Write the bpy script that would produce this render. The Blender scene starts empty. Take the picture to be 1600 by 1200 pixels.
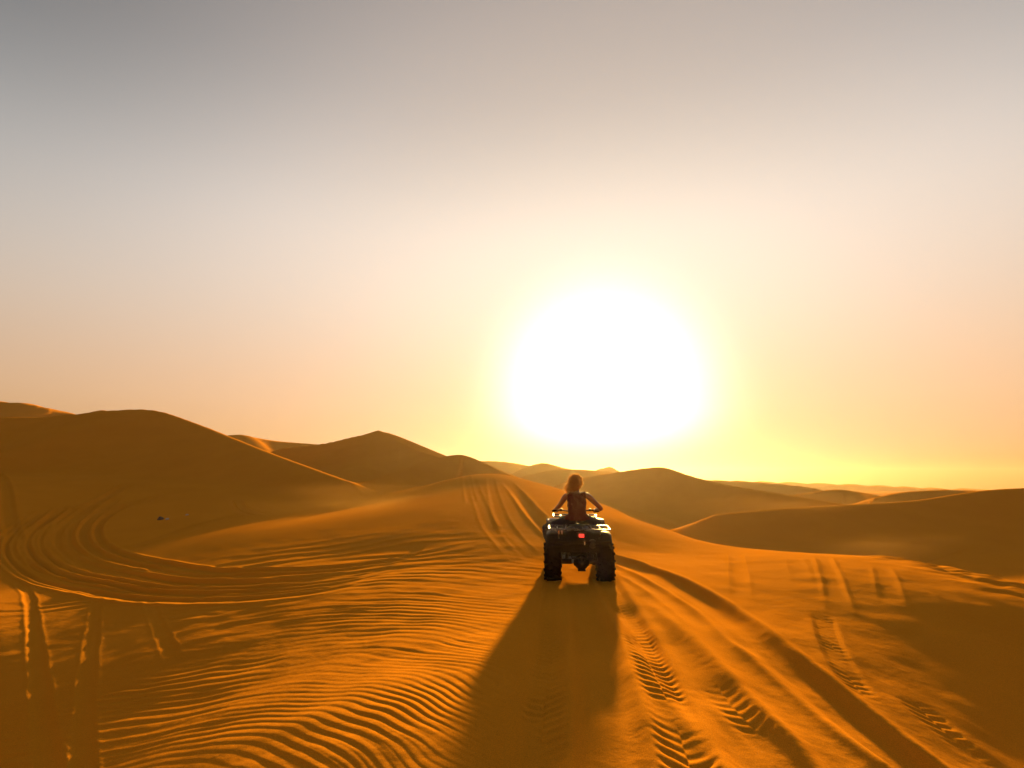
import bpy, bmesh, math, random
import numpy as np
from mathutils import Vector, Matrix, Euler

# ------------------------------------------------------------------ camera, sky, sun, exposure
sc = bpy.context.scene
COL = sc.collection
EYE = 1.60
PITCH = math.atan(157 / 800)
SUN_AZ, SUN_EL = math.radians(10.3), math.radians(9.4)
SUN_DIR = Vector((math.sin(SUN_AZ) * math.cos(SUN_EL), math.cos(SUN_AZ) * math.cos(SUN_EL), math.sin(SUN_EL)))

cam = bpy.data.cameras.new('camera')
cam.lens, cam.sensor_width = 18.0, 36.0
cam.clip_start, cam.clip_end = 0.05, 20000
camo = bpy.data.objects.new('camera', cam)
camo.location = (0, 0, EYE)
camo.rotation_euler = (math.pi / 2 + PITCH, 0, 0)
COL.objects.link(camo)
sc.camera = camo

world = bpy.data.worlds.new('World')
sc.world = world
world.use_nodes = True


def build_sky():
    nt = world.node_tree
    N, L = nt.nodes, nt.links
    bg = N['Background']
    sky = N.new('ShaderNodeTexSky')
    sky.sky_type = 'NISHITA'
    sky.sun_disc = False
    sky.sun_elevation, sky.sun_rotation = SUN_EL, SUN_AZ
    sky.air_density, sky.dust_density, sky.ozone_density = 1.0, 5.0, 1.0

    def math_(op, a, b=None, clamp=False):
        n = N.new('ShaderNodeMath')
        n.operation = op
        n.use_clamp = clamp
        for k, v in ((0, a), (1, b)):
            if v is None:
                continue
            if isinstance(v, (int, float)):
                n.inputs[k].default_value = v
            else:
                L.new(v, n.inputs[k])
        return n.outputs[0]

    # dusty air: compress the clear-air range and warm it towards the horizon
    den = N.new('ShaderNodeVectorMath')
    den.operation = 'ADD'
    L.new(sky.outputs[0], den.inputs[0])
    den.inputs[1].default_value = (SKY_SOFT,) * 3
    gam = N.new('ShaderNodeVectorMath')
    gam.operation = 'DIVIDE'
    L.new(sky.outputs[0], gam.inputs[0])
    L.new(den.outputs[0], gam.inputs[1])
    tc = N.new('ShaderNodeTexCoord')
    sep = N.new('ShaderNodeSeparateXYZ')
    L.new(tc.outputs['Generated'], sep.inputs[0])
    ramp = N.new('ShaderNodeValToRGB')
    L.new(sep.outputs[2], ramp.inputs[0])
    cr = ramp.color_ramp
    cr.interpolation = 'B_SPLINE'
    stops = SKY_TINT
    while len(cr.elements) < len(stops):
        cr.elements.new(0.5)
    for e, (p, c) in zip(cr.elements, stops):
        e.position = p
        e.color = (c[0] / 1.5, c[1] / 1.5, c[2] / 1.5, 1)
    mul = N.new('ShaderNodeMix')
    mul.data_type, mul.blend_type = 'RGBA', 'MULTIPLY'
    mul.inputs[0].default_value = 1
    mul.clamp_result = False
    L.new(gam.outputs[0], mul.inputs[6])
    L.new(ramp.outputs[0], mul.inputs[7])
    # bright dust aureole round the sun
    dot = N.new('ShaderNodeVectorMath')
    dot.operation = 'DOT_PRODUCT'
    nrm = N.new('ShaderNodeVectorMath')
    nrm.operation = 'NORMALIZE'
    L.new(tc.outputs['Generated'], nrm.inputs[0])
    L.new(nrm.outputs[0], dot.inputs[0])
    dot.inputs[1].default_value = SUN_DIR
    ang = math_('ARCCOSINE', math_('MINIMUM', dot.outputs['Value'], 0.999999))

    def gauss(width, power):
        q = math_('POWER', math_('DIVIDE', ang, math.radians(width)), power)
        return math_('POWER', 2.718282, math_('MULTIPLY', q, -1.0))
    tot = None
    for wdt, pw, amp, colr in AUREOLE:
        g = math_('MULTIPLY', gauss(wdt, pw), amp)
        v = N.new('ShaderNodeVectorMath')
        v.operation = 'SCALE'
        v.inputs[0].default_value = colr
        L.new(g, v.inputs['Scale'])
        if tot is None:
            tot = v.outputs[0]
        else:
            a = N.new('ShaderNodeVectorMath')
            a.operation = 'ADD'
            L.new(tot, a.inputs[0])
            L.new(v.outputs[0], a.inputs[1])
            tot = a.outputs[0]
    low = N.new('ShaderNodeValToRGB')        # the air near the ground takes the blue out of it
    L.new(sep.outputs[2], low.inputs[0])
    low.color_ramp.interpolation = 'EASE'
    low.color_ramp.elements[0].position = 0.025
    low.color_ramp.elements[0].color = (0.12, 0.05, 0.0, 1)
    low.color_ramp.elements[1].position = 0.142
    low.color_ramp.elements[1].color = (1, 1, 1, 1)
    m2 = N.new('ShaderNodeVectorMath')
    m2.operation = 'MULTIPLY'
    L.new(tot, m2.inputs[0])
    L.new(low.outputs[0], m2.inputs[1])
    add = N.new('ShaderNodeVectorMath')
    add.operation = 'ADD'
    four = N.new('ShaderNodeVectorMath')
    four.operation = 'SCALE'
    four.inputs['Scale'].default_value = 1.5 * 2.25
    L.new(mul.outputs[2], four.inputs[0])
    # the clear upper sky grows darker away from the sun
    def ramp_(v, a, b):
        r_ = N.new('ShaderNodeMapRange')
        r_.interpolation_type = 'SMOOTHSTEP'
        r_.inputs[1].default_value, r_.inputs[2].default_value = a, b
        L.new(v, r_.inputs[0])
        return r_.outputs[0]
    away = math_('MULTIPLY', ramp_(ang, math.radians(36), math.radians(68)), ramp_(sep.outputs[2], 0.25, 0.66))
    dim = math_('SUBTRACT', 1.0, math_('MULTIPLY', away, 0.5))
    dk = N.new('ShaderNodeVectorMath')
    dk.operation = 'SCALE'
    L.new(four.outputs[0], dk.inputs[0])
    L.new(dim, dk.inputs['Scale'])
    L.new(dk.outputs[0], add.inputs[0])
    L.new(m2.outputs[0], add.inputs[1])
    L.new(add.outputs[0], bg.inputs[0])
    bg.inputs[1].default_value = 0.1


# sky tints against the sine of elevation (values are multipliers)
SKY_TINT = [(0.0, (0.70, 0.42, 0.24)), (0.05, (0.92, 0.565, 0.34)), (0.14, (1.06, 0.645, 0.39)), (0.28, (1.06, 0.83, 0.66)),
            (0.42, (1.14, 0.99, 0.87)), (0.52, (1.02, 0.90, 0.80)), (0.64, (0.80, 0.70, 0.63)), (0.78, (0.78, 0.65, 0.56)), (1.0, (0.55, 0.48, 0.45))]
SKY_SOFT = 1.45
AUREOLE = [(10.2, 3.2, 3.1, (1.0, 0.97, 0.96))]
build_sky()

sun = bpy.data.lights.new('sun', 'SUN')
sun.energy, sun.angle, sun.color = 5.0, math.radians(1.6), (1.0, 0.59, 0.15)
suno = bpy.data.objects.new('sun', sun)
suno.rotation_euler = (-SUN_DIR).to_track_quat('-Z', 'Y').to_euler()
suno.location = (0, 0, 40)
COL.objects.link(suno)

sc.view_settings.view_transform = 'Standard'
sc.view_settings.look = 'None'
sc.view_settings.gamma = 1.0
sc.view_settings.use_curve_mapping = False
sc.view_settings.exposure = 2.15
sc.cycles.use_denoising = True
sc.cycles.max_bounces, sc.cycles.diffuse_bounces, sc.cycles.glossy_bounces = 5, 3, 2


# ------------------------------------------------------------------ numpy noise
def hash2(ix, iy, seed):
    h = (ix.astype(np.int64) * 374761393 + iy.astype(np.int64) * 668265263 + seed * 1442695041) & 0xFFFFFFFF
    h = ((h ^ (h >> 13)) * 1274126177) & 0xFFFFFFFF
    h = h ^ (h >> 16)
    return (h & 0xFFFF).astype(np.float32) / 32767.5 - 1.0


def vnoise(x, y, seed=0):
    """smooth value noise in -1..1"""
    ix, iy = np.floor(x), np.floor(y)
    fx, fy = (x - ix).astype(np.float32), (y - iy).astype(np.float32)
    fx = fx * fx * fx * (fx * (fx * 6 - 15) + 10)
    fy = fy * fy * fy * (fy * (fy * 6 - 15) + 10)
    a, b = hash2(ix, iy, seed), hash2(ix + 1, iy, seed)
    c, d = hash2(ix, iy + 1, seed), hash2(ix + 1, iy + 1, seed)
    return (a + (b - a) * fx) * (1 - fy) + (c + (d - c) * fx) * fy


def fbm(x, y, seed=0, octaves=3):
    v, amp = 0, 1.0
    for k in range(octaves):
        v = v + amp * vnoise(x * 2 ** k + 17.3 * k, y * 2 ** k - 9.1 * k, seed + k)
        amp *= 0.5
    return v


def smooth(e0, e1, x):
    t = np.clip((x - e0) / (e1 - e0), 0, 1)
    return t * t * (3 - 2 * t)


# ------------------------------------------------------------------ terrain of dunes
CP, SP = math.cos(PITCH), math.sin(PITCH)


def site(px, py, Y):
    """survey point: sighted from the eye at a bearing and a height angle, Y metres ahead"""
    a, b = (px - 800) / 800, (600 - py) / 800
    dy, dz = CP - b * SP, SP + b * CP
    return (a / dy * Y, Y, EYE + dz / dy * Y)


def catmull(pts, n):
    P = np.array(pts, float)
    P = np.vstack([2 * P[0] - P[1], P, 2 * P[-1] - P[-2]])
    out = []
    for i in range(1, len(P) - 2):
        p0, p1, p2, p3 = P[i - 1], P[i], P[i + 1], P[i + 2]
        for t in np.linspace(0, 1, n, endpoint=False):
            out.append(0.5 * (2 * p1 + (p2 - p0) * t + (2 * p0 - 5 * p1 + 4 * p2 - p3) * t * t
                              + (3 * p1 - p0 - 3 * p2 + p3) * t ** 3))
    out.append(P[-2])
    return np.array(out)


def polydist(x, y, P, soft=False):
    """distance, side (+ = left of travel), arclength and height of the nearest place on a polyline"""
    x, y = np.asarray(x, np.float32), np.asarray(y, np.float32)
    A, B = P[:-1], P[1:]
    dx, dy = (B[:, 0] - A[:, 0]).astype(np.float32)[:, None], (B[:, 1] - A[:, 1]).astype(np.float32)[:, None]
    ax, ay = A[:, 0].astype(np.float32)[:, None], A[:, 1].astype(np.float32)[:, None]
    L2 = dx * dx + dy * dy + np.float32(1e-9)
    Ln = np.sqrt(L2[:, 0])
    s0 = np.concatenate([[0], np.cumsum(Ln)[:-1]]).astype(np.float32)
    has_z = P.shape[1] > 2
    za = A[:, 2].astype(np.float32) if has_z else None
    zd = (B[:, 2] - A[:, 2]).astype(np.float32) if has_z else None
    n = x.size
    best, side, arc, zz = (np.zeros(n, np.float32) for _ in range(4))
    step = max(2000, 600000 // len(A))
    for i in range(0, n, step):
        X, Y = x[i:i + step][None, :], y[i:i + step][None, :]
        t = np.clip(((X - ax) * dx + (Y - ay) * dy) / L2, 0, 1)
        qx, qy = X - (ax + t * dx), Y - (ay + t * dy)
        d2 = qx * qx + qy * qy
        k = d2.argmin(0)
        c = np.arange(k.size)
        m2 = d2[k, c]
        best[i:i + step] = np.sqrt(m2)
        side[i:i + step] = np.sign(dx[k, 0] * qy[k, c] - dy[k, 0] * qx[k, c])
        tk = t[k, c]
        arc[i:i + step] = s0[k] + tk * Ln[k]
        if has_z:
            if soft:                     # blend neighbouring stretches of crest, more so further down the face
                w = (m2[None, :] + 0.01) / (d2 + 0.01)
                for _ in range(4):
                    w = w * w
                zi = za[:, None] + t * zd[:, None]
                zz[i:i + step] = (w * zi).sum(0) / w.sum(0)
            else:
                zz[i:i + step] = za[k] + tk * zd[k]
    return best, side, arc, zz, float(Ln.sum())


# ground control points (x, y, z) of the flat between the dunes
CTRL = [(1.1, 9, 0), (1.0, 6.5, -0.02), (0.5, 4, 0), (0, 0, 0), (2.5, 6, 0.0), (2.4, 9, 0.05),
        (0.2, 12.5, 0.33), (-0.4, 18, 0.94), (-0.9, 24, 1.56), (1.6, 15.5, 0.62),
        site(755, 741, 30), (-2.0, 34, 1.6), (-1.8, 43, -0.3),
        site(790, 743, 30), site(880, 766, 26), site(960, 795, 22.5), site(1050, 830, 17.5),
        site(1150, 855, 13.6), site(1290, 866, 12.4), site(1390, 873, 11.8),
        (6.2, 31, -0.9), (8.2, 23, -1.3), (9.0, 17.5, -1.4), (11, 15.5, -1.2), (3.2, 12.5, 0.05), (5.5, 37, -1.2), (12, 20, -1.2), (10, 11, -0.45), (13, 28, -1),
        (5, 7, -0.18), (8, 7.5, -0.25), (5, 4, -0.88), (9, 4, -1.35), (13, 9, -0.8), (13, 5, -1.1), (17, 12, -0.9), (4, 2, -0.95), (2.6, 3.6, -0.25),
        (-3.0, 9, -0.2), (-2.5, 12, 0.06), (-3, 6, -0.50), (-3, 3, -0.76), (-6, 3, -1.62), (-6, 5.5, -1.15), (-6, 8, -0.76), (-10, 4, -1.95), (-11, 8, -1.2), (-1.2, 4, -0.15), (-2, 1, -0.65),
        site(640, 775, 24), site(520, 815, 18), site(720, 745, 29),
        (-8, 10, -0.78), (-12, 13, -0.85), (-9, 18, 0.05), (-15, 18, -0.3), (-14, 9, -0.9), (-19, 15, -0.3),
        (-7, 24, 0.6), (-12, 27, 0.9), (-20, 26, 0.9), (-12, 34, 1.8), (-20, 34, 2.0), (-25, 20, 1.0), (-6, 31, 1.3),
        (0, -8, -0.2), (-10, -6, -0.3), (10, -6, 0.0), (-24, 4, 0.0), (22, 2, 0.4), (-6, 14, -0.1),
        (0, -25, -0.4), (-28, -15, 0), (28, -15, 0), (-35, 35, 2.5), (30, 30, -0.8), (0, 48, -1), (-20, 48, 2), (20, 45, -1.2), (40, 20, 0)]


def tps(ctrl, smoothing=0.006):
    C = np.array(ctrl, float)
    n = len(C)
    d2 = ((C[:, None, :2] - C[None, :, :2]) ** 2).sum(-1)
    K = np.where(d2 > 0, 0.5 * d2 * np.log(np.maximum(d2, 1e-12)), 0) + smoothing * np.eye(n) * 20
    Pm = np.hstack([np.ones((n, 1)), C[:, :2]])
    A = np.zeros((n + 3, n + 3))
    A[:n, :n], A[:n, n:], A[n:, :n] = K, Pm, Pm.T
    w = [float(v) for v in np.linalg.solve(A, np.concatenate([C[:, 2], np.zeros(3)]))]
    C = [(float(a), float(b)) for a, b, _ in C]

    def f(x, y):
        r = w[n] + w[n + 1] * x + w[n + 2] * y
        for i in range(n):
            q = (x - C[i][0]) ** 2 + (y - C[i][1]) ** 2
            r = r + w[i] * 0.5 * q * np.log(np.maximum(q, 1e-9))
        return r
    return f


GROUND = tps(CTRL)
LIP = catmull([site(792, 743, 30), site(880, 766, 26), site(960, 795, 22.5), site(1050, 830, 17.5), site(1150, 855, 13.6), site(1290, 866, 12.4), site(1390, 873, 11.8), site(1470, 880, 11.3)], 4)

# dunes: crest points, slope on the camera side, slope on the far side, foot level, crest rounding
RIDGES = [
    dict(key='far_left', pts=[site(-420, 640, 78), site(-200, 622, 82), site(0, 627, 88), site(60, 633, 90), site(110, 645, 92), site(150, 650, 92)], near=0.42, far=0.5, foot=-1, r=0.5),
    dict(key='left_knoll', pts=[site(110, 655, 66), site(150, 643, 66), site(168, 641, 66), site(200, 655, 66)], near=0.4, far=0.45, foot=-1, r=0.4),
    dict(key='left', pts=[site(-700, 610, 32), site(-400, 628, 36), site(-150, 648, 40), site(0, 652, 43), site(90, 650, 45), site(170, 642, 46), site(240, 641, 46), site(300, 660, 44),
                          site(360, 684, 40), site(420, 708, 36), site(480, 730, 32), site(535, 750, 29)], near=0.47, far=0.42, foot=-0.8, r=0.5, label='big brown sand dune at the left with a long crest falling rightwards'),
    dict(key='back_lit', pts=[site(330, 683, 85), site(375, 679, 88), site(400, 684, 90), site(440, 690, 92), site(500, 694, 95), site(540, 700, 95)], near=0.3, far=0.4, foot=-1, r=0.6),
    dict(key='pyramid', pts=[site(440, 700, 66), site(505, 693, 64), site(550, 683, 62), site(580, 676.5, 60), site(592, 672.5, 59.5), site(603, 679, 59), site(628, 693, 57), site(660, 706, 54), site(700, 718, 50)],
         near=0.46, far=0.42, foot=-1, r=0.08, label='sand dune with a pointed peak behind the left dune'),
    dict(key='pyramid_spur', pts=[site(592, 674, 59.5), site(575, 700, 54), site(560, 730, 49)], near=0.42, far=0.42, foot=-1, r=1.5),
    dict(key='shoulder', pts=[site(430, 800, 29), site(520, 770, 33), site(600, 744, 37), site(670, 720, 41), site(705, 711.5, 43), site(726, 711.5, 43.5), site(752, 722, 42.5), site(780, 735, 41), site(800, 744, 39)],
         near=0.34, far=0.45, foot=-0.8, r=0.5, label='rounded sunlit sand dune just beyond the end of the track'),
    dict(key='far_a', pts=[site(730, 722, 120), site(762, 720, 125), site(800, 723, 130), site(840, 731, 130)], near=0.3, far=0.4, foot=-2, r=0.6),
    dict(key='far_b', pts=[site(800, 742, 96), site(825, 729, 100), site(846, 723.5, 103), site(858, 725, 105), site(880, 731, 108), site(900, 734, 110)], near=0.36, far=0.4, foot=-2, r=0.4),
    dict(key='far_c', pts=[site(830, 742, 70), site(862, 735, 72), site(895, 733.5, 75), site(925, 735, 80), site(945, 736, 84)], near=0.33, far=0.35, foot=-1.5, r=0.8),
    dict(key='far_d', pts=[site(925, 737, 150), site(940, 731.5, 152), site(950, 729.5, 153), site(957, 731, 154), site(972, 740, 155)], near=0.4, far=0.45, foot=-2, r=0.4),
    dict(key='middle', pts=[site(900, 748, 54), site(960, 738.5, 52), site(1000, 732.5, 50), site(1024, 730, 49), site(1042, 731.5, 48.5), site(1070, 741, 47), site(1110, 752, 45), site(1160, 762, 42), site(1230, 773, 39), site(1310, 786, 35)],
         near=0.40, far=0.40, foot=-1.3, r=0.35, label='brown sand dune behind the rider with a long slope falling right'),
    dict(key='right', pts=[site(1125, 803, 26), site(1180, 798, 26), site(1260, 792, 26), site(1350, 787, 26), site(1430, 782, 26), site(1490, 773, 26), site(1540, 766, 26), site(1600, 762.5, 26), (28, 26.2, 1.5), (31, 26.8, 1.4), (35, 28, 1.1)],
         near=0.36, far=0.42, foot=-1.2, r=0.3, label='sand dune at the right edge with a bright sharp crest'),
    dict(key='r_far1', pts=[site(1090, 750, 110), site(1140, 751, 105), site(1180, 753, 100), site(1240, 758, 95), site(1275, 763, 90)], near=0.3, far=0.4, foot=-2.5, r=0.4),
    dict(key='r_far2', pts=[site(1225, 776, 62), site(1270, 769, 64), site(1305, 764.5, 66), site(1340, 768, 64), site(1372, 774, 60)], near=0.34, far=0.4, foot=-2, r=0.3),
    dict(key='r_far3', pts=[site(1370, 777, 52), site(1410, 769, 55), site(1450, 766, 56), site(1490, 765, 56), site(1530, 767, 54), site(1600, 772, 50)], near=0.3, far=0.4, foot=-1.6, r=0.4),
    dict(key='r_far4', pts=[site(1080, 749, 300), site(1200, 752, 320), site(1350, 757, 330), site(1500, 763, 340), site(1700, 763, 330)], near=0.2, far=0.3, foot=-4, r=2),
    dict(key='out_right', pts=[(40, 12, 4.0), (46, 0, 5), (48, -15, 4.5), (45, -30, 3)], near=0.4, far=0.4, foot=-0.5, r=0.5),
    dict(key='out_left', pts=[(-42, 12, 4.5), (-40, -5, 4), (-45, -20, 3)], near=0.4, far=0.4, foot=-0.5, r=0.5),
    dict(key='out_back', pts=[(-25, -45, 3), (-5, -50, 5), (20, -48, 4), (40, -55, 2)], near=0.4, far=0.4, foot=-0.5, r=0.5),
]


def macro(x, y):
    """terrain height and the index of the dune it belongs to (-1 = open ground)"""
    x, y = np.asarray(x, np.float32), np.asarray(y, np.float32)
    r = np.sqrt(x * x + y * y)
    g = GROUND(np.clip(x, -60, 60), np.clip(y, -40, 60))
    g = np.clip(g, -2.2, 3.0)
    farz = -2.0 - 1.5 * smooth(100, 600, r)
    # low dune field that runs to the horizon
    n = 1 - np.abs(fbm(x / 60 + 3.1, y / 42 + 1.7, 5, 3))
    farz = farz + 1.9 * (n - 0.55) * smooth(60, 140, r)
    # the lit shelf breaks off along a lip on its far side
    de, se, ae, _, le = polydist(x, y, LIP)
    far_side = np.where(se > 0, de, 0)
    g = g - 1.0 * (1 - np.exp(-far_side * 0.55)) * smooth(0, 4, ae) * (1 - smooth(le - 3.5, le - 0.2, ae))
    w = smooth(38, 62, np.maximum(np.abs(x), np.abs(y)))
    g = g * (1 - w) + farz * w
    owner = np.full(x.shape, -1, np.int16)
    warp = 0.6 * vnoise(x / 7, y / 7, 91)
    for k, R in enumerate(RIDGES):
        if 'line' not in R:
            R['line'] = catmull(R['pts'], 4 if R['pts'][0][1] < 72 else 3)
        P = R['line']
        zmax = P[:, 2].max()
        H = max(zmax - R['foot'], 0.5)
        reach = 2.7 * H / min(R['near'], R['far'])
        lo, hi = P[:, :2].min(0) - reach, P[:, :2].max(0) + reach
        m = (x > lo[0]) & (x < hi[0]) & (y > lo[1]) & (y < hi[1])
        if not m.any():
            continue
        xm, ym = x[m], y[m]
        d, side, arc, zc, _ = polydist(xm, ym, P, True)
        rr = R['r']
        d = np.sqrt(d * d + rr * rr) - rr
        d = d * (1 + 0.06 * warp[m] * smooth(0, 3, d))
        sl = np.where(side > 0, R['far'], R['near'])
        Hh = np.maximum(zc - R['foot'], 0.3)
        # steep straight upper face that runs out into a concave foot
        t = sl * d / Hh
        prof = np.exp(-t * (1 + 0.25 * t))
        z = R['foot'] - 0.25 + (Hh + 0.25) * prof
        z = z - 2.5 * smooth(1.3, 2.6, t)          # below the foot the dune lies under the flat
        gm = g[m]
        kk = 0.35 if R['pts'][0][1] < 60 else 0.6
        dz = z - gm
        # one-sided smooth maximum
        e = np.clip(0.5 + 0.5 * dz / kk, 0, 1)
        gn = gm * (1 - e) + z * e + kk * e * (1 - e) * 0.5
        om = owner[m]
        om[dz > 0.0] = k
        owner[m] = om
        g[m] = gn
    return g, owner


def zat(x, y):
    a, _ = macro(np.array([float(x)]), np.array([float(y)]))
    return float(a[0])


def hit(px, py, ymax=80.0):
    """where the line of sight first meets the sand"""
    Y = np.concatenate([np.arange(1.5, 30, 0.05), np.arange(30, ymax, 0.3)])
    a, b = (px - 800) / 800, (600 - py) / 800
    dy, dz = CP - b * SP, SP + b * CP
    X, Z = a / dy * Y, EYE + dz / dy * Y
    g, _ = macro(X, Y)
    i = np.argmax(Z < g)
    return (float(X[i]), float(Y[i]))


# ------------------------------------------------------------------ tracks, ripples, sand sheet
def path(pix, n=5):
    return catmull([hit(*p) for p in pix], n)


def ring(pts, n=8):
    return catmull(pts, n)


# (points, half width, depth, berm, tread depth)
QX, QY = 1.06, 9.35          # middle of the quad's rear axle
TRACKS = []


def add_track(pix, w, depth, berm, tread=0.0, fade=(0.5, 0.5), edge=0.35):
    TRACKS.append((path(pix), w, depth, berm, tread, fade, edge))


# the quad's own wheel marks, running back towards the eye
add_track([(866, 903), (866, 935), (862, 1000), (854, 1080), (846, 1160), (838, 1290)], 0.15, 0.022, 0.012, 0.011, (0.05, 0.1))
add_track([(944, 903), (962, 935), (992, 985), (1022, 1050), (1052, 1120), (1086, 1220), (1110, 1290)], 0.16, 0.035, 0.022, 0.011, (0.05, 0.1))
# the soft smooth lane between and beside them
add_track([(905, 915), (925, 980), (945, 1080), (965, 1200), (975, 1290)], 0.22, 0.05, 0.03, 0.0, (1.2, 0.1), 0.6)
# deep old rut that sweeps over the hill and away to the right
add_track([(787, 746), (806, 768), (832, 800), (870, 838), (915, 858), (970, 876), (1040, 905), (1110, 945), (1190, 1008), (1280, 1082), (1370, 1156), (1500, 1262)], 0.20, 0.10, 0.045, 0.0, (12.0, 0.1), 0.7)
add_track([(905, 862), (960, 884), (1030, 920), (1090, 962), (1160, 1030), (1240, 1110), (1340, 1215), (1400, 1280)], 0.18, 0.022, 0.022, 0.0, (2.0, 0.1), 0.7)
add_track([(968, 935), (1030, 1000), (1080, 1062), (1140, 1130), (1215, 1215), (1270, 1280)], 0.22, 0.055, 0.035, 0.0, (1.2, 0.1), 0.8)
# up the hill
add_track([(766, 744), (772, 775), (786, 815), (812, 850), (850, 885)], 0.16, 0.011, 0.008, 0.0, (2.0, 2.5), 0.5)
add_track([(738, 746), (748, 780), (762, 815), (790, 850), (820, 880)], 0.16, 0.009, 0.007, 0.0, (2.0, 2.5), 0.5)
add_track([(724, 744), (732, 765), (738, 790)], 0.16, 0.010, 0.010, 0.0, (1.0, 2.0), 0.5)
# tread prints on the right
add_track([(1112, 1055), (1150, 1105), (1205, 1160), (1240, 1200)], 0.12, 0.005, 0.004, 0.006, (0.6, 0.4))
add_track([(1283, 955), (1300, 1010), (1335, 1070), (1370, 1110)], 0.11, 0.010, 0.004, 0.016, (0.6, 0.6))
add_track([(1420, 1090), (1470, 1140), (1530, 1190), (1560, 1215)], 0.13, 0.006, 0.004, 0.012, (0.4, 0.3))
# ruts running up the slope on the right
for pix, dp in (([(1150, 862), (1154, 900), (1158, 950)], 0.014), ([(1240, 868), (1250, 900), (1254, 925)], 0.008), ([(1285, 868), (1298, 900), (1309, 940), (1313, 970)], 0.016),
                ([(1374, 880), (1386, 910), (1396, 965)], 0.010), ([(1460, 912), (1480, 932), (1508, 968)], 0.010)):
    add_track(pix, 0.11, dp * 0.7, dp * 0.7, 0.0, (1.2, 1.8), 0.8)
# turning circles in the hollow on the left
for k in range(9):
    u = (0.0, 0.10, 0.24, 0.34, 0.45, 0.58, 0.70, 0.85, 1.0)[k]
    xl, yl = 3 + 150 * u, 862 - 24 * u
    add_track([(xl + 46 + 8 * (k % 3), yl - 58 - 5 * (k % 2)), (xl + 10, yl - 28), (xl, yl), (xl + 28, yl + 33 - 8 * u), (xl + 100, yl + 58 - 16 * u), (xl + 205 - 20 * u, 937 - 44 * u),
               (xl + 330, 940 - 50 * u), (xl + 470, 930 - 56 * u), (xl + 620 - 110 * u, 906 - 62 * u)], 0.13 + 0.03 * (k % 2), 0.035 + 0.015 * (k % 3), 0.035 + 0.01 * (k % 2), 0.0, (1.2, 4.0), 0.5)
# straight tracks on the left
add_track([(28, 906), (44, 930), (54, 1000), (62, 1080), (72, 1160), (84, 1280)], 0.075, 0.011, 0.005, 0.0, (0.6, 0.1), 0.7)
add_track([(152, 932), (146, 980), (138, 1040), (132, 1100), (128, 1180), (130, 1270)], 0.07, 0.008, 0.004, 0.0, (0.6, 0.3), 0.7)
add_track([(230, 936), (244, 970), (262, 1010), (280, 1050)], 0.07, 0.006, 0.004, 0.0, (0.5, 1.6), 0.7)
add_track([(-14, 700), (4, 750), (12, 800), (24, 846)], 0.20, 0.05, 0.04, 0.0, (1, 0.5), 0.5)
add_track([(190, 862), (250, 842), (320, 818), (390, 800)], 0.15, 0.05, 0.06, 0.0, (1, 2), 0.5)
add_track([(60, 800), (130, 792), (170, 775), (200, 755)], 0.2, 0.08, 0.08, 0.0, (1, 2), 0.5)
add_track([(120, 806), (200, 790), (250, 775), (300, 768)], 0.2, 0.06, 0.06, 0.0, (1, 2), 0.5)
add_track([(371, 782), (378, 795), (392, 802), (420, 805)], 0.16, 0.03, 0.09, 0.0, (0.5, 1.0), 0.5)


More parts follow.
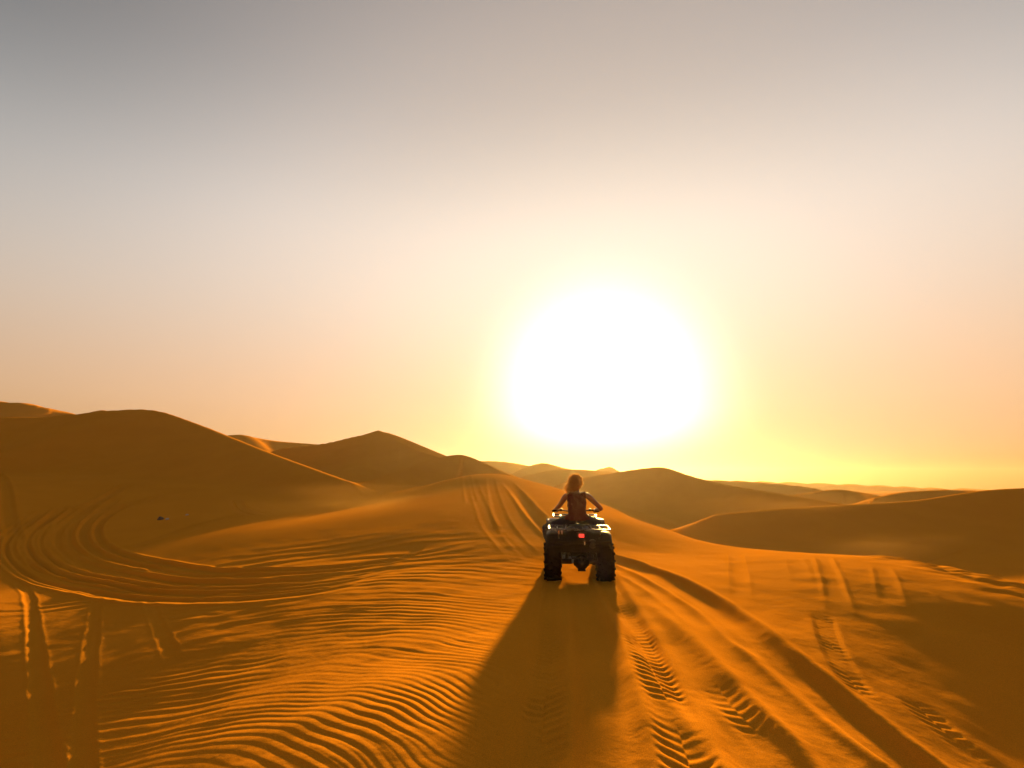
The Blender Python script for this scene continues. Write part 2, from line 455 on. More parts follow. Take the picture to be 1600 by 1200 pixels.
def detail(x, y, z):
    r = np.sqrt(x * x + y * y)
    out = np.zeros(x.shape, np.float32)
    calm = np.ones(x.shape, np.float32)
    # --- tyre tracks
    for P, w, depth, berm, tread, fade, edge in TRACKS:
        lo, hi = P[:, :2].min(0) - 1.2, P[:, :2].max(0) + 1.2
        m = (x > lo[0]) & (x < hi[0]) & (y > lo[1]) & (y < hi[1])
        if not m.any():
            continue
        xm, ym = x[m], y[m]
        d, side, arc, _, LEN = polydist(xm, ym, P)
        d = d + 0.012 * vnoise(xm * 1.7, ym * 1.7, 33) * (0.3 if tread else 1)
        u = d / w
        end = smooth(0, max(fade[0], 1e-3), arc) * (1 - smooth(LEN - max(fade[1], 1e-3), LEN, arc))
        vary = 0.9 + 0.15 * vnoise(arc * 0.9 + 5, side * 0.0 + depth * 99, 12)
        inside = 1 - smooth(1 - edge, 1 + edge, u)
        h = -depth * inside + berm * np.exp(-((u - 1.45) / 0.42) ** 2) * (0.85 + 0.15 * vnoise(xm * 2, ym * 2, 44))
        if tread:
            sd = side * d
            lug = np.sin(2 * np.pi * (arc / 0.115 + np.abs(sd) * 4.2 + np.where(sd > 0, 0.5, 0.0)) + 0.6 * vnoise(xm * 5, ym * 5, 8))
            h = h + tread * inside * np.clip(lug * 1.3, -1, 1) * 0.5 * np.clip(0.7 + 0.8 * fbm(xm * 2.4, ym * 2.4, 51, 3), 0.1, 1.2)
        out[m] += (h * end * vary).astype(np.float32)
        calm[m] *= (1 - 0.95 * np.clip(np.exp(-(np.maximum(u - 0.9, 0) / 0.7) ** 2), 0, 1) * end)
    # --- wind ripples: crests lie across the wind and swing round towards the track
    cx, cy = -4.2, 0.6
    wx = x + 0.09 * fbm(x * 0.9, y * 0.9, 61, 2) + 0.03 * vnoise(x * 2.1, y * 2.1, 71)
    wy = y + 0.09 * fbm(x * 0.9 + 40, y * 0.9, 62, 2) + 0.03 * vnoise(x * 2.3, y * 2.3, 72)
    dx, dy = wx - cx, wy - cy
    phi = np.sqrt(np.maximum(dx, 0) ** 2 * 1.0 + np.maximum(dy, 0.05) ** 2) + 0.22 * np.minimum(dx, 0)

    def wave(lam, seed, sharp):
        ph = 2 * np.pi * (phi / lam + 0.35 * fbm(x * 0.55, y * 0.55, seed, 2))
        s = np.sin(ph + 0.55 * np.sin(ph + 0.4))
        return np.sign(s) * np.abs(s) ** sharp
    left = 1 - smooth(-0.9, 0.75, x - 0.10 * (y - 5))
    patch = np.clip(0.62 + 0.75 * fbm(x * 0.5 + 9, y * 0.5, 21, 2), 0.12, 1.25)
    nearfade = 1 - smooth(8.5, 13.5, r)
    a1 = left * patch * nearfade
    a1 = a1 * (0.55 + 0.45 * smooth(9.5, 5.0, y) if False else (0.55 + 0.45 * (1 - smooth(5.0, 9.5, y))))
    rip = 0
    for lam, amp, r0, r1 in ((0.052, 0.0025, 0.0, 4.0), (0.088, 0.0040, 4.0, 6.2), (0.15, 0.0062, 6.2, 9.0), (0.27, 0.010, 9.0, 99.0)):
        band = smooth(r0 * 0.8, r0 * 1.15, r) if r0 else 1.0
        band = band * (1 - smooth(r1 * 0.8, r1 * 1.15, r))
        rip = rip + amp * wave(lam, 81, 0.9) * band * a1
    brk = np.clip(0.5 + 0.9 * vnoise(x * 1.3, y * 2.2, 29), 0, 1)
    rip = rip * (0.55 + 0.6 * brk)
    # broader low waves in the hollow on the left, beside the circling tracks
    a2 = np.exp(-(((x + 5.2) / 3.4) ** 2 + ((y - 11.2) / 2.3) ** 2))
    ph = 2 * np.pi * ((wy - 0.06 * wx + 0.5 * fbm(x * 0.28, y * 0.5, 41, 2)) / 0.62)
    rip = rip + 0.030 * np.sin(ph + 0.6 * np.sin(ph)) * a2 * np.clip(0.6 + 0.8 * vnoise(x * .45, y * .9, 77), 0.1, 1.2)
    # faint patches on the right slope
    a3 = smooth(2.6, 5, x) * np.clip(fbm(x * 0.45 + 3, y * 0.45 + 8, 55, 2) - 0.15, 0, 0.8) * (1 - smooth(11, 15, r)) * smooth(2, 4, y)
    ph = 2 * np.pi * ((0.45 * wx + 0.9 * wy + 0.2 * fbm(x, y, 47, 2)) / 0.17)
    rip = rip + 0.010 * np.sin(ph + 0.5 * np.sin(ph)) * a3
    # soft unevenness of trodden and blown sand
    soft = 0.016 * fbm(x * 0.55, y * 0.55, 3, 3) + 0.006 * vnoise(x * 3.1, y * 3.1, 6)
    scour = smooth(7, 9, x) * (1 - smooth(12, 16, x)) * smooth(7.5, 9, y) * (1 - smooth(11.5, 13, y))
    soft = soft + 0.11 * scour * fbm(x * 1.1, y * 1.6, 14, 3)
    soft = soft * (1 - smooth(10, 22, r))
    out = out + (rip * calm + soft).astype(np.float32)
    # smooth swells on the faces of the big dunes
    return z + out


def sand_material():
    m = bpy.data.materials.new('sand')
    m.use_nodes = True
    nt = m.node_tree
    N, L = nt.nodes, nt.links
    b = N['Principled BSDF']
    b.inputs['Roughness'].default_value = 0.82
    b.inputs['Specular IOR Level'].default_value = 0.0
    b.inputs['Specular Tint'].default_value = (1.0, 0.50, 0.08, 1)
    geo = N.new('ShaderNodeNewGeometry')
    n1 = N.new('ShaderNodeTexNoise')
    n1.inputs['Scale'].default_value = 0.45
    n1.inputs['Detail'].default_value = 8
    n1.inputs['Roughness'].default_value = 0.62
    n2 = N.new('ShaderNodeTexNoise')
    n2.inputs['Scale'].default_value = 140
    n2.inputs['Detail'].default_value = 2
    n3 = N.new('ShaderNodeTexNoise')
    n3.inputs['Scale'].default_value = 9
    n3.inputs['Detail'].default_value = 4
    for n in (n1, n2, n3):
        L.new(geo.outputs['Position'], n.inputs['Vector'])
    mx = N.new('ShaderNodeMix')
    mx.data_type = 'RGBA'
    L.new(n1.outputs[0], mx.inputs[0])
    mx.inputs[6].default_value = SAND_A
    mx.inputs[7].default_value = SAND_B
    mx2 = N.new('ShaderNodeMix')
    mx2.data_type, mx2.blend_type = 'RGBA', 'MULTIPLY'
    mx2.inputs[0].default_value = 1
    mr = N.new('ShaderNodeMapRange')
    L.new(n2.outputs[0], mr.inputs[0])
    mr.inputs[1].default_value, mr.inputs[2].default_value = 0.3, 0.7
    mr.inputs[3].default_value, mr.inputs[4].default_value = 0.72, 1.16
    L.new(mx.outputs[2], mx2.inputs[6])
    L.new(mr.outputs[0], mx2.inputs[7])
    L.new(mx2.outputs[2], b.inputs['Base Color'])
    add = N.new('ShaderNodeMath')
    add.operation = 'MULTIPLY_ADD'
    L.new(n2.outputs[0], add.inputs[0])
    add.inputs[1].default_value = 0.10
    L.new(n3.outputs[0], add.inputs[2])
    bump = N.new('ShaderNodeBump')
    bump.inputs['Strength'].default_value = 0.5
    bump.inputs['Distance'].default_value = 0.012
    L.new(add.outputs[0], bump.inputs['Height'])
    L.new(bump.outputs[0], b.inputs['Normal'])
    return m


SAND_A, SAND_B = (0.62, 0.238, 0.013, 1), (0.50, 0.175, 0.008, 1)
SAND = sand_material()


def build_sand():
    core = np.arange(-1.13, 1.1301, 2 / 1024 * 0.96)
    az = np.arctan(core)
    e = az[-1]
    extra = e + (2 * math.pi - 2 * e) * np.linspace(0, 1, 110)[1:-1]
    az = np.concatenate([az, extra])
    rows, r = [], 0.35
    while r < 720:
        rows.append(r)
        if r < 2.2:
            r += 0.12
        else:
            d = r * r / 819 * 0.62
            d = min(d, r * (0.0048 if r < 18 else 0.008 if r < 45 else 0.013 if r < 160 else 0.035))
            r += max(d, 0.004)
    rows = np.array(rows)
    na, nr = len(az), len(rows)
    A, R = np.meshgrid(az, rows)
    x, y = (R * np.sin(A)).ravel(), (R * np.cos(A)).ravel()
    z0, owner = macro(x, y)
    z = detail(x, y, z0)
    x = np.concatenate([x, [0.0]])
    y = np.concatenate([y, [0.0]])
    z = np.concatenate([z, [z[:na].mean()]])
    owner = np.concatenate([owner, [-1]])
    co = np.stack([x, y, z], 1).astype(np.float32)
    # quads, closed all the way round
    i = np.arange(nr - 1)[:, None] * na
    j = np.arange(na)[None, :]
    j2 = (j + 1) % na
    quads = np.stack([i + j, i + na + j, i + na + j2, i + j2], -1).reshape(-1, 4)
    quads = quads[:, ::-1]
    c = len(co) - 1
    tris = np.stack([np.full(na, c), j[0], j2[0]], 1)[:, ::-1]
    # smooth normals of the whole sheet, so the pieces meet without a seam
    p = co[quads]
    fn = np.cross(p[:, 2] - p[:, 0], p[:, 3] - p[:, 1])
    if fn[:, 2].mean() < 0:
        quads = quads[:, ::-1].copy()
        tris = tris[:, ::-1].copy()
        fn = -fn
    fn /= np.maximum(np.linalg.norm(fn, axis=1, keepdims=True), 1e-20)
    vn = np.zeros_like(co)
    for k in range(4):
        for a in range(3):
            vn[:, a] += np.bincount(quads[:, k], fn[:, a], len(co))
    vn[c] = (0, 0, 1)
    vn /= np.maximum(np.linalg.norm(vn, axis=1, keepdims=True), 1e-9)
    qo = owner[quads[:, 0]]
    named = {k: R_ for k, R_ in enumerate(RIDGES) if 'label' in R_}
    own = np.where(np.isin(qo, list(named)), qo, -1)

    def piece(name, q, t=None):
        ids = np.unique(np.concatenate([q.ravel()] + ([t.ravel()] if t is not None else [])))
        remap = np.full(len(co), -1, np.int64)
        remap[ids] = np.arange(len(ids))
        lv = [remap[q].ravel()]
        tot = [np.full(len(q), 4)]
        if t is not None:
            lv.append(remap[t].ravel())
            tot.append(np.full(len(t), 3))
        lv, tot = np.concatenate(lv).astype(np.int32), np.concatenate(tot)
        st = np.concatenate([[0], np.cumsum(tot)[:-1]]).astype(np.int32)
        me = bpy.data.meshes.new(name)
        me.vertices.add(len(ids))
        me.vertices.foreach_set('co', co[ids].ravel())
        me.loops.add(len(lv))
        me.loops.foreach_set('vertex_index', lv)
        me.polygons.add(len(tot))
        me.polygons.foreach_set('loop_start', st)
        me.polygons.foreach_set('use_smooth', np.ones(len(tot), bool))
        me.update(calc_edges=True)
        me.normals_split_custom_set_from_vertices(vn[ids])
        me.materials.append(SAND)
        o = bpy.data.objects.new(name, me)
        COL.objects.link(o)
        o['kind'] = 'structure'
        o.cycles.shadow_terminator_geometry_offset = 0.2
        return o
    g = piece('desert_ground', quads[own == -1], tris)
    for k, R_ in named.items():
        q = quads[own == k]
        if len(q):
            o = piece('sand_dune', q)
            o['label'] = R_['label']


build_sand()


def build_haze():
    bm = bmesh.new()
    bmesh.ops.create_cube(bm, size=1)
    bmesh.ops.scale(bm, vec=(1500, 1500, 32), verts=bm.verts)
    bmesh.ops.translate(bm, vec=(0, 0, 8), verts=bm.verts)
    me = bpy.data.meshes.new('haze')
    bm.to_mesh(me)
    bm.free()
    m = bpy.data.materials.new('haze')
    m.use_nodes = True
    nt = m.node_tree
    nt.nodes.remove(nt.nodes['Principled BSDF'])
    v = nt.nodes.new('ShaderNodeVolumePrincipled')
    v.inputs['Color'].default_value = (0.96, 0.86, 0.70, 1)
    v.inputs['Density'].default_value = HAZE_DENSITY
    v.inputs['Anisotropy'].default_value = 0.72
    nt.links.new(v.outputs[0], nt.nodes['Material Output'].inputs['Volume'])
    me.materials.append(m)
    o = bpy.data.objects.new('haze', me)
    COL.objects.link(o)
    o['kind'] = 'stuff'
    o['label'] = 'pale golden dust haze hanging over the whole desert'
    o['category'] = 'haze'


HAZE_DENSITY = 0.0002
if HAZE_DENSITY > 0:
    build_haze()


# ------------------------------------------------------------------ helpers for things
def mat(name, color, rough=0.6, metal=0.0, spec=0.5, coat=0.0, noise=0.0, scale=30.0, emit=None, bump=0.0):
    m = bpy.data.materials.new(name)
    m.use_nodes = True
    N, L = m.node_tree.nodes, m.node_tree.links
    b = N['Principled BSDF']
    b.inputs['Base Color'].default_value = (*color, 1)
    b.inputs['Roughness'].default_value = rough
    b.inputs['Metallic'].default_value = metal
    b.inputs['Specular IOR Level'].default_value = spec
    b.inputs['Coat Weight'].default_value = coat
    tc = N.new('ShaderNodeTexCoord')
    n = N.new('ShaderNodeTexNoise')
    n.inputs['Scale'].default_value = scale
    n.inputs['Detail'].default_value = 4
    L.new(tc.outputs['Object'], n.inputs['Vector'])
    if noise:
        mx = N.new('ShaderNodeMix')
        mx.data_type = 'RGBA'
        mr = N.new('ShaderNodeMapRange')
        mr.inputs[1].default_value, mr.inputs[2].default_value = 0.45, 0.75
        mr.inputs[4].default_value = noise
        L.new(n.outputs[0], mr.inputs[0])
        L.new(mr.outputs[0], mx.inputs[0])
        mx.inputs[6].default_value = (*color, 1)
        mx.inputs[7].default_value = (0.42, 0.22, 0.06, 1)      # a film of sand dust
        L.new(mx.outputs[2], b.inputs['Base Color'])
        m2 = N.new('ShaderNodeMapRange')
        m2.inputs[3].default_value, m2.inputs[4].default_value = rough, min(1, rough + 0.35)
        m2.inputs[1].default_value, m2.inputs[2].default_value = 0.4, 0.8
        L.new(n.outputs[0], m2.inputs[0])
        L.new(m2.outputs[0], b.inputs['Roughness'])
    if bump:
        bp = N.new('ShaderNodeBump')
        bp.inputs['Strength'].default_value = bump
        bp.inputs['Distance'].default_value = 0.004
        L.new(n.outputs[0], bp.inputs['Height'])
        L.new(bp.outputs[0], b.inputs['Normal'])
    if emit:
        b.inputs['Emission Color'].default_value = (*emit[0], 1)
        b.inputs['Emission Strength'].default_value = emit[1]
    return m


M = dict(
    plastic=mat('black_plastic', (0.004, 0.0022, 0.0018), 0.4, spec=0.06, coat=0.0, noise=0.006, scale=9),
    paint=mat('dark_red_paint', (0.035, 0.004, 0.003), 0.35, spec=0.12, coat=0.05, noise=0.06, scale=7),
    rubber=mat('tyre_rubber', (0.0025, 0.002, 0.002), 0.85, spec=0.03, noise=0.006, scale=12, bump=0.2),
    steel=mat('dark_steel', (0.010, 0.009, 0.008), 0.45, metal=0.5, noise=0.02, scale=14),
    chrome=mat('bright_steel', (0.55, 0.5, 0.45), 0.22, metal=1.0, noise=0.1, scale=20),
    rack=mat('black_tube', (0.02, 0.018, 0.016), 0.2, metal=0.3, spec=0.7, coat=0.5, noise=0.05, scale=18),
    vinyl=mat('seat_vinyl', (0.012, 0.010, 0.010), 0.45, spec=0.4, bump=0.3, scale=60),
    lamp=mat('tail_lamp', (0.5, 0.01, 0.01), 0.3, emit=((1.0, 0.05, 0.03), 0.30)),
    lens=mat('clear_lens', (0.5, 0.5, 0.5), 0.08, spec=0.8, coat=0.5),
    skin=mat('skin', (0.21, 0.095, 0.045), 0.5, spec=0.35, bump=0.05, scale=90),
    top=mat('maroon_cotton', (0.075, 0.010, 0.005), 0.85, spec=0.15, bump=0.3, scale=120),
    trousers=mat('black_denim', (0.016, 0.012, 0.014), 0.8, spec=0.2, bump=0.3, scale=120),
    boot=mat('dark_leather', (0.02, 0.014, 0.01), 0.55, noise=0.2, scale=25),
    eye=mat('eye_white', (0.7, 0.68, 0.64), 0.2),
    lip=mat('lip', (0.38, 0.12, 0.09), 0.5),
    stone=mat('dark_stone', (0.05, 0.028, 0.016), 0.9, bump=0.8, scale=16, noise=0.25),
    pale=mat('pale_stone', (0.42, 0.30, 0.20), 0.85, bump=0.6, scale=20),
)


def hair_material():
    m = bpy.data.materials.new('fair_hair')
    m.use_nodes = True
    N, L = m.node_tree.nodes, m.node_tree.links
    out = N['Material Output']
    N.remove(N['Principled BSDF'])
    d, t, g, mx, mg = (N.new('ShaderNodeBsdf' + k) for k in ('Diffuse', 'Translucent', 'Glossy')) if False else (None,) * 5
    d = N.new('ShaderNodeBsdfDiffuse')
    d.inputs[0].default_value = (0.50, 0.30, 0.09, 1)
    t = N.new('ShaderNodeBsdfTranslucent')
    t.inputs[0].default_value = (0.95, 0.68, 0.28, 1)
    mx = N.new('ShaderNodeMixShader')
    mx.inputs[0].default_value = 0.68
    L.new(d.outputs[0], mx.inputs[1])
    L.new(t.outputs[0], mx.inputs[2])
    L.new(mx.outputs[0], out.inputs['Surface'])
    return m


M['hair'] = hair_material()


def link(name, me, material, parent=None, smooth_=True, loc=None, rot=None):
    if material is not None and not me.materials:
        me.materials.append(material)
    if smooth_:
        for p in me.polygons:
            p.use_smooth = True
    o = bpy.data.objects.new(name, me)
    COL.objects.link(o)
    if parent is not None:
        o.parent = parent
    if loc is not None:
        o.location = loc
    if rot is not None:
        o.rotation_euler = rot
    return o


def bm_mesh(bm, name):
    me = bpy.data.meshes.new(name)
    bmesh.ops.recalc_face_normals(bm, faces=bm.faces)
    bm.to_mesh(me)
    bm.free()
    return me


def sharp(o, angle=35):
    me = o.data
    bm = bmesh.new()
    bm.from_mesh(me)
    for e in bm.edges:
        if len(e.link_faces) == 2 and e.calc_face_angle(0) > math.radians(angle):
            e.smooth = False
    bm.to_mesh(me)
    bm.free()


def add_box(bm, c, s, rot=(0, 0, 0), bevel=0.0, taper=1.0):
    b2 = bmesh.new()
    bmesh.ops.create_cube(b2, size=1)
    for v in b2.verts:
        k = taper if v.co.z > 0 else 1.0
        v.co = Vector((v.co.x * s[0] * k, v.co.y * s[1] * k, v.co.z * s[2]))
    if bevel:
        bmesh.ops.bevel(b2, geom=list(b2.edges), offset=bevel, segments=2, affect='EDGES', profile=0.6)
    mtx = Matrix.Translation(c) @ Euler(rot).to_matrix().to_4x4()
    bmesh.ops.transform(b2, matrix=mtx, verts=b2.verts)
    tmp = bpy.data.meshes.new('t')
    b2.to_mesh(tmp)
    b2.free()
    bm.from_mesh(tmp)
    bpy.data.meshes.remove(tmp)


def add_tube(bm, pts, rad, n=10, cap=True):
    pts = [Vector(p) for p in pts]
    rads = rad if isinstance(rad, (list, tuple)) else [rad] * len(pts)
    rings = []
    up = None
    for i, p in enumerate(pts):
        a = pts[max(i - 1, 0)]
        b = pts[min(i + 1, len(pts) - 1)]
        t = (b - a).normalized()
        if up is None:
            up = t.orthogonal().normalized()
        else:
            up = (up - t * up.dot(t)).normalized()
        s = t.cross(up)
        rings.append([bm.verts.new(p + (up * math.cos(2 * math.pi * k / n) + s * math.sin(2 * math.pi * k / n)) * rads[i]) for k in range(n)])
    for r0, r1 in zip(rings, rings[1:]):
        for k in range(n):
            bm.faces.new((r0[k], r0[(k + 1) % n], r1[(k + 1) % n], r1[k]))
    if cap:
        bm.faces.new(rings[0][::-1])
        bm.faces.new(rings[-1])


def bend(pts, n=6):
    return [tuple(p) for p in catmull(pts, n)]


def add_lathe(bm, prof, axis='X', n=48, c=(0, 0, 0)):
    """profile of (along, radius) turned round an axis through c"""
    rings = []
    for a, r in prof:
        ring_ = []
        for k in range(n):
            t = 2 * math.pi * k / n
            if axis == 'X':
                p = (c[0] + a, c[1] + r * math.cos(t), c[2] + r * math.sin(t))
            elif axis == 'Y':
                p = (c[0] + r * math.cos(t), c[1] + a, c[2] + r * math.sin(t))
            else:
                p = (c[0] + r * math.cos(t), c[1] + r * math.sin(t), c[2] + a)
            ring_.append(bm.verts.new(p))
        rings.append(ring_)
    for r0, r1 in zip(rings, rings[1:]):
        for k in range(n):
            bm.faces.new((r0[k], r0[(k + 1) % n], r1[(k + 1) % n], r1[k]))
    for r_, (a, r) in ((rings[0], prof[0]), (rings[-1], prof[-1])):
        if r > 1e-4:
            bm.faces.new(r_)


def sheet(name, fn, nu, nv, thick, material, parent, loc=None):
    """curved panel from fn(u, v) with real thickness and a rolled edge"""
    bm = bmesh.new()
    g = [[bm.verts.new(fn(u / nu, v / nv)) for v in range(nv + 1)] for u in range(nu + 1)]
    for u in range(nu):
        for v in range(nv):
            bm.faces.new((g[u][v], g[u + 1][v], g[u + 1][v + 1], g[u][v + 1]))
    me = bm_mesh(bm, name)
    o = link(name, me, material, parent)
    if loc:
        o.location = loc
    so = o.modifiers.new('thickness', 'SOLIDIFY')
    so.thickness, so.offset = thick, -1
    be = o.modifiers.new('edge', 'BEVEL')
    be.width, be.segments = thick * 0.35, 2
    return o


# ------------------------------------------------------------------ quad bike
Q_HEAD = math.radians(4.5)
QX, QY = 1.145, 9.22


def quad_frame():
    fy = Vector((math.sin(Q_HEAD), math.cos(Q_HEAD), 0))
    zr, zf = zat(QX, QY), zat(QX + fy.x * 1.22, QY + fy.y * 1.22)
    return zr - 0.02, math.atan2(zf - zr, 1.22)


Q_Z, Q_PITCH = quad_frame()


def make_tyre(rad, wid, lugs):
    bm = bmesh.new()
    h = wid / 2
    prof = [(-h * 0.72, rad * 0.50), (-h * 0.92, rad * 0.56), (-h, rad * 0.72), (-h * 0.97, rad * 0.86), (-h * 0.82, rad * 0.945), (-h * 0.45, rad * 0.965),
            (0, rad * 0.97), (h * 0.45, rad * 0.965), (h * 0.82, rad * 0.945), (h * 0.97, rad * 0.86), (h, rad * 0.72), (h * 0.92, rad * 0.56), (h * 0.72, rad * 0.50)]
    add_lathe(bm, prof, 'X', 56)
    for k in range(lugs):
        for s in (-1, 1):
            t = 2 * math.pi * (k + (0.5 if s > 0 else 0)) / lugs
            for xo, tw, rr, ln in ((s * h * 0.33, 0.45, 0.972, 0.55), (s * h * 0.86, 0.15, 0.93, 0.34)):
                r = rad * rr
                tt = t + (0.0 if abs(xo) < h * 0.6 else 0.10)
                c = Vector((xo, r * math.cos(tt), r * math.sin(tt)))
                b2 = bmesh.new()
                bmesh.ops.create_cube(b2, size=1)
                bmesh.ops.scale(b2, vec=(h * ln * 1.25, rad * 0.115, rad * 0.085), verts=b2.verts)
                mt = Matrix.Translation(c) @ Matrix.Rotation(tt - math.pi / 2, 4, 'X') @ Matrix.Rotation(s * tw, 4, 'Z')
                bmesh.ops.transform(b2, matrix=mt, verts=b2.verts)
                tmp = bpy.data.meshes.new('t')
                b2.to_mesh(tmp)
                b2.free()
                bm.from_mesh(tmp)
                bpy.data.meshes.remove(tmp)
    return bm_mesh(bm, 'tyre')


def make_rim(rad, wid):
    bm = bmesh.new()
    h = wid / 2
    R = rad * 0.53
    add_lathe(bm, [(-h * 0.80, R * 0.98), (-h * 0.86, R * 1.02), (-h * 0.80, R * 1.06), (-h * 0.55, R * 0.95), (0, R * 0.86), (h * 0.55, R * 0.95), (h * 0.80, R * 1.06), (h * 0.86, R * 1.02), (h * 0.80, R * 0.98),
                   (h * 0.5, R * 0.88), (h * 0.32, R * 0.80), (h * 0.30, R * 0.3), (h * 0.42, R * 0.26), (h * 0.42, 0.0001)], 'X', 40)
    add_lathe(bm, [(-h * 0.5, R * 0.86), (-h * 0.1, R * 0.8), (-h * 0.1, 0.0001)], 'X', 40)
    for k in range(4):
        t = math.pi / 4 + k * math.pi / 2
        add_lathe(bm, [(h * 0.28, 0.012), (h * 0.42, 0.012), (h * 0.45, 0.006)], 'X', 8, (0, R * 0.55 * math.cos(t), R * 0.55 * math.sin(t)))
    return bm_mesh(bm, 'rim')


def build_quad():
    root = bpy.data.objects.new('quad_bike', None)
    COL.objects.link(root)
    root.location = (QX, QY, Q_Z)
    root.rotation_euler = (Q_PITCH, 0, -Q_HEAD)
    root['label'] = 'black quad bike with a glowing red tail light riding along the sandy track'
    root['category'] = 'quad bike'

    # wheels: rim with its tyre
    rt, rr = make_tyre(0.315, 0.28, 15), make_rim(0.315, 0.28)
    ft, fr = make_tyre(0.315, 0.22, 15), make_rim(0.315, 0.22)
    for (x, y, t_, r_, w_) in ((-0.445, 0, rt, rr, 0), (0.445, 0, rt, rr, 0), (-0.435, 1.24, ft, fr, 1), (0.435, 1.24, ft, fr, 1)):
        wh = link('wheel', r_, M['steel'], root, loc=(x, y, 0.315), rot=(random.uniform(0, 6), 0, (math.pi if x < 0 else 0) + (0.05 if w_ else 0)))
        link('tyre', t_, M['rubber'], wh)

    # rear mudguard: one moulded sheet over both rear wheels
    def rear(u, v):
        x = (v * 2 - 1) * 0.545
        ax = abs(x)
        y = -0.43 + u * 0.92
        crown = 0.80 + 0.05 * math.sin(math.pi * min(u * 1.05, 1))
        arch = crown - 0.55 * max(0, -0.22 - y) ** 1.15 * 1.6
        arch -= 0.9 * max(0, y - 0.28) ** 1.3
        lip = -0.9 * max(0, ax - 0.47) ** 1.2
        mid = 0.035 * (1 - min(1, (ax / 0.22) ** 4))
        return Vector((x, y, arch + lip + mid - 0.012))
    sheet('rear_mudguard', rear, 22, 28, 0.012, M['plastic'], root)
    # upright tail panel below it
    def tail(u, v):
        x = (v * 2 - 1) * (0.525 - 0.05 * u)
        z = 0.715 - 0.165 * u - 0.03 * u * abs(math.cos(v * math.pi))
        y = -0.425 + 0.05 * u + 0.05 * (abs(v * 2 - 1)) ** 4
        return Vector((x, y, z))
    sheet('tail_panel', tail, 8, 24, 0.012, M['plastic'], root)
    for s in (-1, 1):
        def flap(u, v, s=s):
            return Vector((s * (0.33 + 0.19 * v), -0.40 + 0.04 * u, 0.60 - 0.16 * u))
        sheet('mud_flap', flap, 5, 4, 0.008, M['rubber'], root)
        def inner(u, v, s=s):
            return Vector((s * (0.285 + 0.02 * u), -0.38 + 0.86 * v, 0.74 - 0.36 * u + 0.05 * math.sin(v * math.pi)))
        sheet('inner_guard', inner, 6, 10, 0.010, M['plastic'], root)

    # front mudguards
    for s in (-1, 1):
        def front(u, v, s=s):
            t = -0.55 + u * 2.1
            rad = 0.40 + 0.02 * math.sin(u * 3.1)
            x = s * (0.20 + 0.36 * v)
            z = 0.40 + rad * math.cos(t * 0.82) * 1.18 - 0.06 * max(0, v - 0.75) * 4 * 0.25
            y = 1.22 + rad * math.sin(t * 0.82) * 1.12
            return Vector((x, y - 0.02, z))
        sheet('front_mudguard', front, 18, 8, 0.012, M['paint'], root)
        def step(u, v, s=s):
            return Vector((s * (0.24 + 0.28 * v), 0.36 + 0.50 * u, 0.335 + 0.10 * max(0, u - 0.8) * 3 + 0.06 * max(0, 0.15 - u) * 5))
        sheet('footwell', step, 8, 6, 0.014, M['plastic'], root)
        bm = bmesh.new()
        add_tube(bm, [(s * 0.24, 0.60, 0.36), (s * 0.52, 0.60, 0.36)], 0.018, 10)
        link('footrest', bm_mesh(bm, 'footrest'), M['steel'], root)

    # racks
    def rack(name, y0, y1, z, w, bars):
        bm = bmesh.new()
        c = 0.05
        add_tube(bm, bend([(-w + c, y0, z), (-w, y0 + c, z), (-w, (y0 + y1) / 2, z), (-w, y1 - c, z), (-w + c, y1, z), (0, y1, z), (w - c, y1, z), (w, y1 - c, z),
                           (w, (y0 + y1) / 2, z), (w, y0 + c, z), (w - c, y0, z), (0, y0, z), (-w + c, y0, z)], 4), 0.0135, 10, cap=False)
        for k in range(bars):
            x = -w + 2 * w * (k + 1) / (bars + 1)
            add_tube(bm, [(x, y0, z - 0.004), (x, y1, z - 0.004)], 0.0085, 8)
        add_tube(bm, [(-w, (y0 + y1) / 2, z - 0.012), (w, (y0 + y1) / 2, z - 0.012)], 0.010, 8)
        for sx in (-1, 1):
            for yy in (y0 + 0.1, y1 - 0.06):
                add_tube(bm, [(sx * w * 0.72, yy, z - 0.01), (sx * w * 0.66, yy + 0.01, z - 0.16)], 0.011, 8)
        return link(name, bm_mesh(bm, name), M['rack'], root)
    rack('rear_rack', -0.46, 0.02, 0.905, 0.50, 6)
    rack('front_rack', 1.18, 1.58, 0.92, 0.42, 5)
    for sx in (-0.335, -0.285):
        bm = bmesh.new()
        add_box(bm, (sx, -0.462, 0.865), (0.020, 0.014, 0.062), bevel=0.004)
        link('rack_bracket', bm_mesh(bm, 'rack_bracket'), M['chrome'], root)

    # seat, tank, bonnet
    bm = bmesh.new()
    prev = None
    for (y, z, w, h) in ((-0.18, 0.86, 0.10, 0.05), (-0.14, 0.875, 0.16, 0.085), (0.0, 0.88, 0.185, 0.10), (0.2, 0.87, 0.18, 0.11), (0.42, 0.855, 0.155, 0.11), (0.58, 0.87, 0.12, 0.10), (0.64, 0.88, 0.08, 0.06)):
        r_ = [bm.verts.new((w * math.copysign(abs(math.cos(t)) ** 0.6, math.cos(t)), y, z - 0.02 + h * 0.6 * math.copysign(abs(math.sin(t)) ** 0.7, math.sin(t)))) for t in [2 * math.pi * k / 20 for k in range(20)]]
        if prev:
            for k in range(20):
                bm.faces.new((prev[k], prev[(k + 1) % 20], r_[(k + 1) % 20], r_[k]))
        else:
            bm.faces.new(r_)
        prev = r_
    bm.faces.new(prev[::-1])
    link('seat', bm_mesh(bm, 'seat'), M['vinyl'], root)
    bm = bmesh.new()
    prev = None
